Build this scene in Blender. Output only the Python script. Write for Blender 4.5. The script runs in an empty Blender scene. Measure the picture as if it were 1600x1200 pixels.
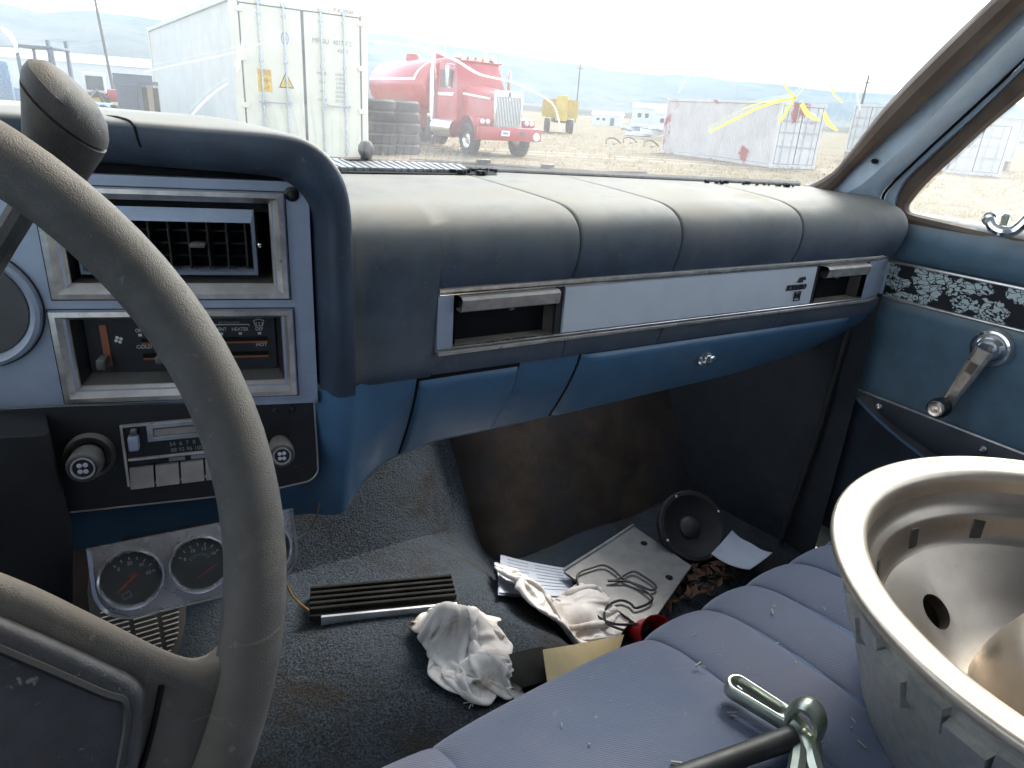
import bpy, bmesh, math, random
import numpy as np
from mathutils import Vector, Matrix, noise as mnoise
from math import sin, cos, pi, radians, sqrt, atan2, tan
random.seed(7)
scene = bpy.context.scene

# ------------------------------------------------------------------ camera
EYE = Vector((-0.26, 0.0, 1.55))           # hand-held, at the driver's chin
FPX = 1070.0                               # focal length for a 1600 px wide frame
PITCH, ROLL, YAW = radians(21.8), math.atan(0.069), radians(36.0)
_h = Vector((sin(YAW), cos(YAW), 0)); _R = Vector((cos(YAW), -sin(YAW), 0)); _z = Vector((0, 0, 1))
_d = cos(PITCH) * _h - sin(PITCH) * _z; _u = sin(PITCH) * _h + cos(PITCH) * _z
_right = cos(ROLL) * _R + sin(ROLL) * _u; _up = -sin(ROLL) * _R + cos(ROLL) * _u
cam = bpy.data.cameras.new('camera'); cam.sensor_width = 36.0; cam.lens = FPX / 1600 * 36
cam.clip_start = 0.02; cam.clip_end = 30000
camo = bpy.data.objects.new('camera', cam); scene.collection.objects.link(camo)
m = Matrix((_right, _up, -_d)).transposed().to_4x4(); m.translation = EYE
camo.matrix_world = m; scene.camera = camo

# ------------------------------------------------------------------ light
SUN_AZ, SUN_EL = radians(64), radians(40)     # azimuth clockwise from +Y (truck's nose)
world = bpy.data.worlds.new('World'); scene.world = world; world.use_nodes = True
wn = world.node_tree.nodes; wl = world.node_tree.links
sky = wn.new('ShaderNodeTexSky'); sky.sky_type = 'NISHITA'; sky.sun_disc = False
sky.sun_elevation = SUN_EL; sky.sun_rotation = SUN_AZ; sky.air_density = 1.0; sky.dust_density = 4.0; sky.ozone_density = 0.6; sky.altitude = 1500
hs = wn.new('ShaderNodeHueSaturation'); hs.inputs['Saturation'].default_value = .42        # thin overcast: a whiter sky
wl.new(sky.outputs[0], hs.inputs['Color']); wl.new(hs.outputs[0], wn['Background'].inputs[0]); wn['Background'].inputs[1].default_value = 0.15
sun = bpy.data.lights.new('sun', 'SUN'); sun.energy = 1.2; sun.angle = radians(24); sun.color = (1.0, 0.95, 0.88)
suno = bpy.data.objects.new('sun', sun); scene.collection.objects.link(suno)
_sd = Vector((sin(SUN_AZ) * cos(SUN_EL), cos(SUN_AZ) * cos(SUN_EL), sin(SUN_EL)))
suno.rotation_euler = _sd.to_track_quat('Z', 'Y').to_euler(); suno.location = (0, 0, 30)
vs = scene.view_settings; scene.display_settings.display_device = 'sRGB'
vs.view_transform = 'Standard'; vs.look = 'None'; vs.gamma = 1.0; vs.exposure = 2.4
try: vs.use_curve_mapping = False
except Exception: pass
cy = scene.cycles
cy.use_denoising = True; cy.max_bounces = 7; cy.diffuse_bounces = 4; cy.glossy_bounces = 4
cy.transmission_bounces = 6; cy.transparent_max_bounces = 16; cy.volume_bounces = 0
cy.caustics_reflective = False; cy.caustics_refractive = False; cy.sample_clamp_indirect = 6.0; cy.use_adaptive_sampling = True; cy.adaptive_threshold = .02

# ------------------------------------------------------------------ helpers
OFF = Vector(EYE)                          # cab drawings are measured from the eye point
COL = scene.collection
WLOC = {}

def ray(px, py):
    dx, dy = px - 800, py - 600
    return FPX * _d + (dx * cos(ROLL) + dy * sin(ROLL)) * _R + (dx * sin(ROLL) - dy * cos(ROLL)) * _u
def onx(px, py, x): r = ray(px, py); return r * (x / r.x)
def ony(px, py, y): r = ray(px, py); return r * (y / r.y)
def onz(px, py, z): r = ray(px, py); return r * (z / r.z)

def frame(o, ex, ey):
    ex = Vector(ex).normalized(); ey = Vector(ey); ey = (ey - ex * ex.dot(ey)).normalized(); ez = ex.cross(ey)
    M = Matrix((ex, ey, ez)).transposed().to_4x4(); M.translation = Vector(o); return M

def crom(pts, n):
    """Catmull-Rom through pts, n steps per span"""
    P = [Vector(p) for p in pts]; out = []
    for i in range(len(P) - 1):
        a = P[max(i - 1, 0)]; b = P[i]; c = P[i + 1]; d = P[min(i + 2, len(P) - 1)]
        for k in range(n):
            t = k / n
            out.append(0.5 * ((2 * b) + (c - a) * t + (2 * a - 5 * b + 4 * c - d) * t * t + (3 * b - a - 3 * c + d) * t ** 3))
    out.append(P[-1]); return out
def lerp(a, b, t): return a + (b - a) * t
def sstep(a, b, x): t = max(0, min(1, (x - a) / (b - a))); return t * t * (3 - 2 * t)
def interp(xs, ys, x):
    if x <= xs[0]: return ys[0]
    for i in range(len(xs) - 1):
        if x <= xs[i + 1]: return lerp(ys[i], ys[i + 1], (x - xs[i]) / (xs[i + 1] - xs[i]))
    return ys[-1]

class MB:
    def __init__(s, M=None): s.v = []; s.f = []; s.M = M
    def add(s, vs, fs, M=None):
        b = len(s.v); M = M if M is not None else s.M
        for p in vs:
            p = Vector(p); s.v.append(M @ p if M is not None else p)
        s.f += [[b + i for i in f] for f in fs]; return s
    def box(s, c, d, M=None, bev=0.0, seg=2):
        bm = bmesh.new(); bmesh.ops.create_cube(bm, size=1)
        for v in bm.verts: v.co = Vector((c[0] + v.co.x * d[0], c[1] + v.co.y * d[1], c[2] + v.co.z * d[2]))
        if bev: bmesh.ops.bevel(bm, geom=bm.edges[:], offset=bev, segments=seg, affect='EDGES', profile=0.5)
        bm.verts.index_update()
        s.add([v.co.copy() for v in bm.verts], [[v.index for v in f.verts] for f in bm.faces], M); bm.free(); return s
    def grid(s, rows, M=None, close_u=False, close_v=False):
        nr, nc = len(rows), len(rows[0]); vs = [p for r in rows for p in r]; fs = []
        for i in range(nr if close_v else nr - 1):
            for j in range(nc if close_u else nc - 1):
                fs.append([i * nc + j, i * nc + (j + 1) % nc, ((i + 1) % nr) * nc + (j + 1) % nc, ((i + 1) % nr) * nc + j])
        return s.add(vs, fs, M)
    def tube(s, pts, r, n=8, M=None, caps=True, closed=False):
        P = [Vector(p) for p in pts]; N = len(P); rows = []; up = None
        for i in range(N):
            a = P[i - 1] if (i > 0 or closed) else P[i]; b = P[(i + 1) % N] if (i < N - 1 or closed) else P[i]
            t = (b - a).normalized()
            if up is None: up = t.orthogonal().normalized()
            up = (up - t * up.dot(t)).normalized(); w = t.cross(up)
            rr = r[i] if isinstance(r, (list, tuple)) else r
            rows.append([P[i] + rr * (up * cos(2 * pi * k / n) + w * sin(2 * pi * k / n)) for k in range(n)])
        b = len(s.v); s.grid(rows, M, close_u=True, close_v=closed)
        if caps and not closed: s.f += [[b + k for k in range(n)][::-1], [b + (N - 1) * n + k for k in range(n)]]
        return s
    def lathe(s, prof, n=32, M=None, a0=0.0, a1=2 * pi, caps=False):
        full = abs(a1 - a0 - 2 * pi) < 1e-6; m_ = n if full else n + 1
        rows = [[(r * cos(a0 + (a1 - a0) * k / n), r * sin(a0 + (a1 - a0) * k / n), z) for k in range(m_)] for r, z in prof]
        b = len(s.v); s.grid(rows, M, close_u=full)
        if caps:
            s.f += [[b + k for k in range(m_)][::-1], [b + (len(prof) - 1) * m_ + k for k in range(m_)]]
        return s
    def prism(s, poly, z0, z1, M=None, bev=0.0):
        n = len(poly)
        if bev:
            cx = sum(p[0] for p in poly) / n; cy_ = sum(p[1] for p in poly) / n
            def ins(p):
                l = sqrt((p[0] - cx) ** 2 + (p[1] - cy_) ** 2) or 1; k = max(0, 1 - bev / l); return (cx + (p[0] - cx) * k, cy_ + (p[1] - cy_) * k)
            sg = 1 if z1 > z0 else -1
            rings = [[(*p, z0) for p in poly], [(*p, z1 - sg * bev) for p in poly], [(*lerp(Vector(p), Vector(ins(p)), .3), z1 - sg * bev * .3) for p in poly], [(*ins(p), z1) for p in poly]]
        else: rings = [[(*p, z0) for p in poly], [(*p, z1) for p in poly]]
        b = len(s.v); s.grid(rings, M, close_u=True)
        s.f += [[b + k for k in range(n)][::-1], [b + (len(rings) - 1) * n + k for k in range(n)]]
        return s
    def build(s, name, mat, parent=None, ang=35, flip=False, label=None):
        me = bpy.data.meshes.new(name); base = Vector(WLOC.get(parent.name, (0, 0, 0))) if parent else Vector((0, 0, 0))
        me.from_pydata([tuple(p + OFF - base) for p in s.v], [], s.f); me.validate(); me.update()
        bm = bmesh.new(); bm.from_mesh(me); bmesh.ops.recalc_face_normals(bm, faces=bm.faces[:])
        if flip: bmesh.ops.reverse_faces(bm, faces=bm.faces[:])
        bm.to_mesh(me); bm.free()
        if ang: me.shade_smooth(); me.set_sharp_from_angle(angle=radians(ang))
        me.materials.append(M_[mat] if isinstance(mat, str) else mat)
        o = bpy.data.objects.new(name, me); COL.objects.link(o)
        if parent: o.parent = parent; WLOC[o.name] = tuple(base)
        else: WLOC[o.name] = (0, 0, 0)
        if label: o['label'] = label
        return o

def thing(name, label, cat, loc=(0, 0, 0), group=None):
    o = bpy.data.objects.new(name, None); COL.objects.link(o); o.empty_display_size = 0.05
    p = Vector(loc) + OFF; o.location = p; WLOC[o.name] = tuple(p)
    return tag(o, label, cat, group)
def tag(o, label, cat, group=None):
    o['label'] = label; o['category'] = cat
    if group: o['group'] = group
    return o
def struct(o, kind='structure'): o['kind'] = kind; return o
def text(s, size, M, name, mat, parent, align='CENTER', depth=0.0002, sx=1.0, shear=0.0, bold=0.0):
    cu = bpy.data.curves.new('t', 'FONT'); cu.body = s; cu.size = size; cu.align_x = align; cu.align_y = 'CENTER'; cu.extrude = depth; cu.shear = shear; cu.offset = bold; cu.resolution_u = 3
    o = bpy.data.objects.new('t', cu); COL.objects.link(o)
    bpy.context.view_layer.update()
    me = bpy.data.meshes.new_from_object(o.evaluated_get(bpy.context.evaluated_depsgraph_get()))
    mb = MB(); mb.add([(v.co.x * sx, v.co.y, v.co.z) for v in me.vertices], [list(p.vertices) for p in me.polygons], M)
    bpy.data.objects.remove(o); bpy.data.curves.remove(cu); bpy.data.meshes.remove(me)
    return mb.build(name, mat, parent, ang=0)

# ------------------------------------------------------------------ materials
M_ = {}
def nodes(name):
    mt = bpy.data.materials.new(name); mt.use_nodes = True; nt = mt.node_tree; M_[name] = mt
    return mt, nt, nt.nodes, nt.links, nt.nodes['Principled BSDF']
def nz(nt, scale, detail=4, rough=0.6, vec=None, dist=0.0):
    n = nt.nodes.new('ShaderNodeTexNoise'); n.inputs['Scale'].default_value = scale; n.inputs['Detail'].default_value = detail
    n.inputs['Roughness'].default_value = rough; n.inputs['Distortion'].default_value = dist
    if vec is not None: nt.links.new(vec, n.inputs['Vector'])
    return n.outputs['Fac']
def pos(nt):
    return nt.nodes.new('ShaderNodeNewGeometry').outputs['Position']
def ramp(nt, fac, a, b):
    r = nt.nodes.new('ShaderNodeMapRange'); r.interpolation_type = 'SMOOTHSTEP'; nt.links.new(fac, r.inputs[0]); r.inputs[1].default_value = a; r.inputs[2].default_value = b
    return r.outputs[0]
def mix(nt, fac, a, b):
    n = nt.nodes.new('ShaderNodeMix'); n.data_type = 'RGBA'
    for k, v in ((0, fac), (6, a), (7, b)):
        if isinstance(v, (int, float)): n.inputs[k].default_value = v
        elif isinstance(v, tuple): n.inputs[k].default_value = (*v, 1)
        else: nt.links.new(v, n.inputs[k])
    return n.outputs[2]
def math_(nt, op, a, b=None):
    n = nt.nodes.new('ShaderNodeMath'); n.operation = op
    for k, v in ((0, a), (1, b)):
        if v is None: continue
        if isinstance(v, (int, float)): n.inputs[k].default_value = v
        else: nt.links.new(v, n.inputs[k])
    return n.outputs[0]
def bump(nt, h, strength, dist=0.001):
    b = nt.nodes.new('ShaderNodeBump'); b.inputs['Strength'].default_value = strength; b.inputs['Distance'].default_value = dist
    nt.links.new(h, b.inputs['Height']); nt.links.new(b.outputs[0], nt.nodes['Principled BSDF'].inputs['Normal'])
def dustfac(nt, amount, lo=0.1, hi=0.9, scale=9.0):
    """settled dust: more on faces that look up, broken by noise"""
    g = nt.nodes.new('ShaderNodeNewGeometry'); x = nt.nodes.new('ShaderNodeSeparateXYZ'); nt.links.new(g.outputs['Normal'], x.inputs[0])
    up = ramp(nt, x.outputs[2], lo, hi)
    n = ramp(nt, nz(nt, scale, 6, .65, pos(nt)), .25, .75)
    return math_(nt, 'MULTIPLY', math_(nt, 'MULTIPLY', up, math_(nt, 'ADD', math_(nt, 'MULTIPLY', n, .5), .6)), amount)
def mat(name, base, rough=.5, metal=0.0, var=.25, scale=30, dust=None, dcol=(.40, .36, .30), dlo=.1, dhi=.9, b=None, bscale=400, spec=.5, sheen=0.0, rvar=.12, coat=0.0, vcol=None, vscale=6, vlo=.5, vhi=.75, specks=0.0, spcol=(.30, .27, .22)):
    mt, nt, N, L, B = nodes(name); P = pos(nt)
    f = nz(nt, scale, 5, .6, P)
    dark = tuple(c * (1 - var) for c in base); lite = tuple(min(1, c * (1 + var)) for c in base)
    col = mix(nt, ramp(nt, f, .3, .7), dark, lite)
    if vcol: col = mix(nt, ramp(nt, nz(nt, vscale, 6, .65, P, .4), vlo, vhi), col, vcol)
    if specks:        # dried splashes, scuffs and grit stuck to the surface
        sp_ = math_(nt, 'MULTIPLY', ramp(nt, nz(nt, 210, 3, .65, P), .63, .72), ramp(nt, nz(nt, 17, 4, .6, P), .42, .62))
        sc_ = N.new('ShaderNodeMapping'); L.new(P, sc_.inputs[0]); sc_.inputs['Scale'].default_value = (18, 60, 420); sc_.inputs['Rotation'].default_value = (.3, .2, .5)
        st_ = math_(nt, 'MULTIPLY', ramp(nt, nz(nt, 1.0, 2, .5, sc_.outputs[0]), .70, .76), .6)
        col = mix(nt, math_(nt, 'MULTIPLY', math_(nt, 'MAXIMUM', sp_, st_), specks), col, spcol)
    if dust: 
        df = dustfac(nt, dust, dlo, dhi); col = mix(nt, df, col, dcol)
    L.new(col, B.inputs['Base Color'])
    r = N.new('ShaderNodeMapRange'); L.new(nz(nt, scale * 2.3, 4, .6, P), r.inputs[0]); r.inputs[3].default_value = max(.02, rough - rvar); r.inputs[4].default_value = min(1, rough + rvar)
    if dust: L.new(math_(nt, 'MAXIMUM', r.outputs[0], math_(nt, 'MULTIPLY', df, .9)), B.inputs['Roughness'])
    else: L.new(r.outputs[0], B.inputs['Roughness'])
    if dust and metal: L.new(math_(nt, 'MULTIPLY', math_(nt, 'SUBTRACT', 1.0, df), metal), B.inputs['Metallic'])
    else: B.inputs['Metallic'].default_value = metal
    B.inputs['Specular IOR Level'].default_value = spec
    if sheen: B.inputs['Sheen Weight'].default_value = sheen; B.inputs['Sheen Roughness'].default_value = .5
    if coat: B.inputs['Coat Weight'].default_value = coat; B.inputs['Coat Roughness'].default_value = .12
    if b: bump(nt, nz(nt, bscale, 3, .6, P), b, .001)
    return mt

mat('pad_vinyl', (.044, .066, .100), .72, spec=.3, dust=.95, dlo=-.55, dhi=.98, dcol=(.285, .258, .212), b=.3, bscale=1400, vcol=(.085, .098, .125), vscale=9, vlo=.38, vhi=.75, specks=.35)
mat('hood_vinyl', (.024, .038, .062), .5, specks=.3, dust=.98, dlo=.15, dhi=.85, dcol=(.33, .30, .245), b=.2, bscale=900)
mat('blue_metal', (.066, .152, .255), .45, specks=.4, spcol=(.16, .19, .21), var=.08, dust=.12, coat=.1, vcol=(.085, .135, .19), vscale=9, vlo=.6, vhi=.85)
mat('bezel_silver', (.36, .41, .50), .42, specks=.3, spcol=(.22, .22, .23), metal=.35, var=.06, dust=.35, b=.05, bscale=300)
mat('chrome', (.78, .77, .76), .14, metal=1.0, var=.08, dust=.35, dcol=(.35, .31, .26))
mat('chrome_dusty', (.60, .56, .52), .32, metal=.85, var=.2, dust=.75, dcol=(.36, .31, .26), scale=60)
mat('black_plastic', (.010, .010, .011), .45, specks=.3, spcol=(.08, .075, .065), dust=.28, var=.2)
mat('dark_cavity', (.006, .006, .007), .8, spec=.2)
mat('vane_black', (.012, .013, .014), .5, dust=.3)
mat('trim_panel', (.66, .68, .72), .38, metal=.2, var=.03, vcol=(.5, .5, .5), vscale=30, vlo=.68, vhi=.8)
mat('vent_dusty', (.10, .085, .07), .8, dust=.9, dcol=(.33, .28, .22))
mat('gauge_plate', (.62, .55, .50), .26, metal=.7, var=.15, scale=25, vcol=(.50, .40, .35), vscale=18)
mat('dark_print', (.02, .02, .025), .5)
mat('white_print', (.62, .62, .62), .6)
mat('grey_print', (.28, .29, .30), .6)
mat('red_print', (.6, .05, .04), .5)
mat('orange_print', (.30, .10, .045), .6)
mat('green_print', (.20, .36, .33), .6)
mat('knob_grey', (.075, .07, .065), .6, dust=.5)
mat('button_grey', (.34, .30, .27), .45, metal=.3, dust=.3)
mat('dial_grey', (.085, .085, .085), .35, var=.1)
mat('gauge_face', (.038, .038, .034), .5)
mat('grip_vinyl', (.060, .057, .054), .6, specks=.5, spcol=(.26, .22, .16), var=.2, scale=60, dust=.95, dlo=.12, dhi=1.0, dcol=(.215, .165, .110), b=.5, bscale=1500, vcol=(.11, .095, .08), vscale=25, vlo=.5, vhi=.7)
mat('pad_horn', (.036, .036, .040), .5, specks=.7, var=.3, scale=40, dust=.5, dlo=.35, dhi=.98, dcol=(.20, .17, .145), b=.35, bscale=1200, vcol=(.075, .055, .050), vscale=14)
mat('seat_edge', (.055, .10, .19), .85, sheen=.4, var=.1)
mat('door_vinyl', (.092, .160, .215), .48, specks=.4, spcol=(.16, .18, .19), var=.12, dust=.8, dlo=-.05, dhi=.9, dcol=(.33, .32, .29), b=.15, bscale=700, vcol=(.07, .09, .10), vscale=5, vlo=.6, vhi=.8)
mat('pocket_vinyl', (.010, .018, .032), .5, dust=.2)
mat('pillar_paint', (.43, .51, .60), .4, var=.1, dust=.35, coat=.2)
mat('rust_rubber', (.125, .084, .060), .7, var=.15, scale=20, dust=.2, vcol=(.045, .03, .024), vscale=8)
mat('black_rubber', (.016, .016, .017), .6, var=.3, dust=.3)
mat('bare_toe', (.044, .031, .020), .85, var=.5, scale=12, b=.3, bscale=120, vcol=(.028, .028, .03), vscale=6, vlo=.45, vhi=.65)
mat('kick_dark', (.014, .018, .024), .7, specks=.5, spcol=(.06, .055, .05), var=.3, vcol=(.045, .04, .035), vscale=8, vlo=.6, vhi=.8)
mat('headliner', (.12, .16, .22), .9)
mat('rag_cloth', (.68, .64, .59), .95, var=.08, b=.4, bscale=500, vcol=(.34, .235, .15), vscale=16, vlo=.50, vhi=.74, sheen=.2)
mat('rag_blood', (.22, .05, .05), .9)
mat('paper', (.56, .60, .66), .8, var=.04)
mat('manila', (.58, .46, .25), .8, var=.05)
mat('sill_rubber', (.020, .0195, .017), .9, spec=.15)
mat('sill_alu', (.55, .56, .58), .4, metal=.4)
mat('plate_grey', (.17, .175, .17), .45, metal=.3, var=.2, dust=.2)
mat('plate_edge', (.6, .62, .64), .35, metal=.6)
mat('red_plastic', (.42, .012, .018), .35, coat=.3)
mat('speaker_black', (.012, .012, .013), .7)
mat('speaker_dome', (.035, .034, .034), .5)
mat('hem_dirty', (.16, .14, .13), .95)
mat('leaf_brown', (.10, .052, .028), .9, var=.5)
mat('cable_black', (.010, .010, .010), .5)
mat('wire_tan', (.34, .27, .16), .6)
mat('wire_yellow', (.42, .22, .035), .6)
mat('alloy', (.40, .335, .27), .34, specks=.4, spcol=(.20, .13, .09), metal=.85, var=.10, scale=14, dust=.25, dcol=(.30, .24, .18), rvar=.10, vcol=(.24, .16, .11), vscale=9, vlo=.52, vhi=.80)
mat('alloy_lip', (.58, .49, .385), .38, specks=.35, spcol=(.34, .26, .18), metal=.8, var=.06, scale=30, dust=.2, dcol=(.46, .40, .32), vcol=(.50, .42, .33), vscale=20, vlo=.5, vhi=.75)
mat('alloy_cast', (.50, .48, .44), .45, metal=.75, var=.10, scale=120, specks=.3, spcol=(.24, .20, .16), b=.4, bscale=250)
mat('slot_dark', (.07, .065, .06), .4, metal=.4)
mat('zinc', (.50, .53, .44), .33, metal=.9, var=.15, scale=60, vcol=(.42, .46, .30), vscale=40)
mat('rod_black', (.025, .024, .023), .55, var=.3)
mat('crank_dirty', (.17, .14, .12), .45, metal=.5, dust=.3)
mat('crumb', (.34, .31, .24), .9)
mat('crumbly', (.012, .014, .018), .9)
mat('grille_grey', (.24, .245, .25), .7, var=.3, dust=.4, dcol=(.30, .28, .25))

def pale_left_edge():
    """paler tan strip down the pad where it meets the instrument hood"""
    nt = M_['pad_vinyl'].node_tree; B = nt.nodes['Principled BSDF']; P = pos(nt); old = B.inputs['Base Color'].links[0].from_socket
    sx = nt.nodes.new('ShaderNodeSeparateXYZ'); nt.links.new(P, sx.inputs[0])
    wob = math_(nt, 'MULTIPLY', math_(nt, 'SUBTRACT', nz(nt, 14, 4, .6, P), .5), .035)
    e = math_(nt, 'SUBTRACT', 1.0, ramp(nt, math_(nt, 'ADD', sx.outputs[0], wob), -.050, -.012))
    nt.links.new(mix(nt, math_(nt, 'MULTIPLY', e, .75), old, (.25, .228, .19)), B.inputs['Base Color'])  # base colour turns paler tan towards the pad's left end
pale_left_edge()
def special_mats():
    # carpet: short loop pile, stained
    mt, nt, N, L, B = nodes('carpet'); P = pos(nt)
    pile = nz(nt, 330, 3, .7, P); big = nz(nt, 5, 6, .6, P); st = nz(nt, 9, 6, .7, P, .5)
    c = mix(nt, ramp(nt, pile, .3, .7), (.017, .022, .028), (.074, .090, .104))
    c = mix(nt, ramp(nt, big, .35, .7), c, (.066, .080, .092))
    c = mix(nt, math_(nt, 'MULTIPLY', ramp(nt, st, .5, .68), .75), c, (.045, .035, .022))
    L.new(c, B.inputs['Base Color']); B.inputs['Roughness'].default_value = .95; B.inputs['Specular IOR Level'].default_value = .15
    bump(nt, math_(nt, 'ADD', pile, math_(nt, 'MULTIPLY', nz(nt, 90, 3, .6, P), .8)), .9, .006)
    # velour: fine ribs across the bench
    mt, nt, N, L, B = nodes('velour'); P = pos(nt)
    w = N.new('ShaderNodeTexWave'); w.wave_type = 'BANDS'; w.bands_direction = 'DIAGONAL'; w.inputs['Scale'].default_value = 230; w.inputs['Distortion'].default_value = .6; w.inputs['Detail'].default_value = 1; L.new(P, w.inputs['Vector'])
    n1 = ramp(nt, nz(nt, 6, 6, .65, P, .3), .35, .7); n2 = ramp(nt, nz(nt, 55, 4, .7, P), .62, .8)
    c = mix(nt, n1, (.080, .100, .152), (.112, .124, .168)); c = mix(nt, math_(nt, 'MULTIPLY', w.outputs['Fac'], .14), c, (.125, .142, .19))
    c = mix(nt, math_(nt, 'MULTIPLY', ramp(nt, nz(nt, 3.2, 4, .6, P), .5, .72), .5), c, (.15, .13, .155))
    c = mix(nt, math_(nt, 'MULTIPLY', n2, .35), c, (.30, .29, .28))
    L.new(c, B.inputs['Base Color']); B.inputs['Roughness'].default_value = .9; B.inputs['Specular IOR Level'].default_value = .2
    B.inputs['Sheen Weight'].default_value = .5; B.inputs['Sheen Tint'].default_value = (.7, .76, .9, 1)
    bump(nt, math_(nt, 'ADD', w.outputs['Fac'], math_(nt, 'MULTIPLY', nz(nt, 500, 2, .5, P), .8)), .2, .001)
    # door insert: black cloth printed with pale scroll blotches
    mt, nt, N, L, B = nodes('scroll_print'); P = pos(nt)
    mp = N.new('ShaderNodeMapping'); L.new(P, mp.inputs[0]); mp.inputs['Scale'].default_value = (1, .75, 1.15)
    wob = N.new('ShaderNodeTexNoise'); wob.inputs['Scale'].default_value = 90; wob.inputs['Detail'].default_value = 1.5; L.new(mp.outputs[0], wob.inputs['Vector'])
    va = N.new('ShaderNodeVectorMath'); va.operation = 'MULTIPLY_ADD'; L.new(wob.outputs['Color'], va.inputs[0]); va.inputs[1].default_value = (.022, .022, .022); L.new(mp.outputs[0], va.inputs[2])
    vo = N.new('ShaderNodeTexVoronoi'); vo.inputs['Scale'].default_value = 42; L.new(va.outputs[0], vo.inputs['Vector'])
    ve = N.new('ShaderNodeTexVoronoi'); ve.feature = 'DISTANCE_TO_EDGE'; ve.inputs['Scale'].default_value = 120; L.new(va.outputs[0], ve.inputs['Vector'])
    f = math_(nt, 'MULTIPLY', math_(nt, 'SUBTRACT', 1.0, ramp(nt, vo.outputs['Distance'], .54, .58)), ramp(nt, ve.outputs['Distance'], .05, .09))
    L.new(mix(nt, f, (.006, .007, .010), (.55, .62, .60)), B.inputs['Base Color']); B.inputs['Roughness'].default_value = .7
    # glass with a dusty film (transparent so light gets in; film scatters what falls on it)
    for name, film, tint in (('windshield_glass', .15, (.90, .95, .94)), ('side_glass', .24, (.90, .95, .94)), ('clear_glass', .14, (.9, .9, .9))):
        mt = bpy.data.materials.new(name); mt.use_nodes = True; nt = mt.node_tree; N = nt.nodes; L = nt.links; M_[name] = mt
        N.remove(N['Principled BSDF']); out = N['Material Output']
        tr = N.new('ShaderNodeBsdfTransparent'); tr.inputs[0].default_value = (*tint, 1)
        df = N.new('ShaderNodeBsdfDiffuse'); df.inputs[0].default_value = (.72, .70, .66, 1)
        tl = N.new('ShaderNodeBsdfTranslucent'); tl.inputs[0].default_value = (.85, .84, .82, 1)
        gl = N.new('ShaderNodeBsdfGlossy'); gl.inputs['Roughness'].default_value = .02
        fm = N.new('ShaderNodeMixShader'); fm.inputs[0].default_value = .6; L.new(df.outputs[0], fm.inputs[1]); L.new(tl.outputs[0], fm.inputs[2])
        P = pos(nt); n = ramp(nt, nz(nt, 5, 7, .7, P), .25, .8)
        ff = math_(nt, 'MULTIPLY', math_(nt, 'ADD', math_(nt, 'MULTIPLY', n, .9), .55), film)
        m1 = N.new('ShaderNodeMixShader'); L.new(ff, m1.inputs[0]); L.new(tr.outputs[0], m1.inputs[1]); L.new(fm.outputs[0], m1.inputs[2])
        fr = N.new('ShaderNodeFresnel'); fr.inputs[0].default_value = 1.45
        m2 = N.new('ShaderNodeMixShader'); L.new(math_(nt, 'MULTIPLY', fr.outputs[0], .12), m2.inputs[0]); L.new(m1.outputs[0], m2.inputs[1]); L.new(gl.outputs[0], m2.inputs[2])
        L.new(m2.outputs[0], out.inputs[0])
    # marks on the glass
    for name, c in (('yellow_marker', (.84, .80, .16)), ('crack_white', (.8, .82, .84))):
        mt = mat(name, c, .7, var=.1); nt = mt.node_tree; B = nt.nodes['Principled BSDF']
        tl = nt.nodes.new('ShaderNodeBsdfTranslucent'); tl.inputs[0].default_value = (*c, 1); ms = nt.nodes.new('ShaderNodeMixShader'); ms.inputs[0].default_value = .6
        nt.links.new(B.outputs[0], ms.inputs[1]); nt.links.new(tl.outputs[0], ms.inputs[2]); nt.links.new(ms.outputs[0], nt.nodes['Material Output'].inputs[0])
special_mats()

# ================================================================= CAB SHELL (the setting)
CX = 0.26                                   # cab centre line, measured from the eye
DOORX = 1.07
def WB(x): return .930 - .30 * (((x - CX) / .70) ** 2 + .04) ** .45           # windscreen foot, plan
WZ0, WRAKE = -.080, .85
def WS(x, z): return WB(x) - WRAKE * (z - WZ0)
def on_ws(px, py, lift=0.0):
    r = ray(px, py); r = r / r.y; a, b_ = .2, 1.6
    for _ in range(40):
        m_ = (a + b_) / 2
        if m_ < WS(r.x * m_, r.z * m_) - lift: a = m_
        else: b_ = m_
    return r * a
def hump(x, y):
    u = abs((x - .27) / (.255 + .05 * sstep(.75, 1.0, y)))
    if u >= 1: return 0
    return (.125 + .10 * sstep(.72, 1.05, y)) * (1 - u ** 3.2) ** .8
def floorz(x, y):
    toe = max(0, y - .775) * 1.9 * sstep(.42, .60, x)+ max(0, y - .86) * 1.35 * (1 - sstep(.42, .60, x))
    return -.70 + toe + hump(x, y) * (1 if toe < .1 else max(0, 1 - (toe - .1) * 2.2))
def on_floor(px, py, dz=0.0):
    r = ray(px, py); r = r / r.y; a, b_ = .2, 1.4
    for _ in range(40):
        m_ = (a + b_) / 2; p = r * m_
        if p.z > floorz(p.x, p.y) + dz: a = m_
        else: b_ = m_
    return r * a

rows = []
for j in range(61):
    y = -.75 + 1.65 * j / 60
    rows.append([(x, y, floorz(x, y) + .006 * mnoise.noise(Vector((x * 9, y * 9, 0)))) for x in [-.56 + 1.62 * i / 90 for i in range(91)]])
struct(MB().grid(rows).build('cab_floor', 'carpet', flip=False))
# bare toe board and firewall
rows = []
for j in range(25):
    t = j / 24; y = .86 + .24 * min(1, t * 1.6); z = lerp(-.70, -.10, t) if t > .0 else -.70
    rows.append([(x, (lerp(.865, .762, sstep(.45, .56, x)) + (.19 + .09 * sstep(.45, .56, x)) * t) + .006 * mnoise.noise(Vector((x * 7, z * 7, 3))), z) for x in [-.56 + 1.62 * i / 60 for i in range(61)]])
struct(MB().grid(rows).build('firewall', 'bare_toe'))
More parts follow.
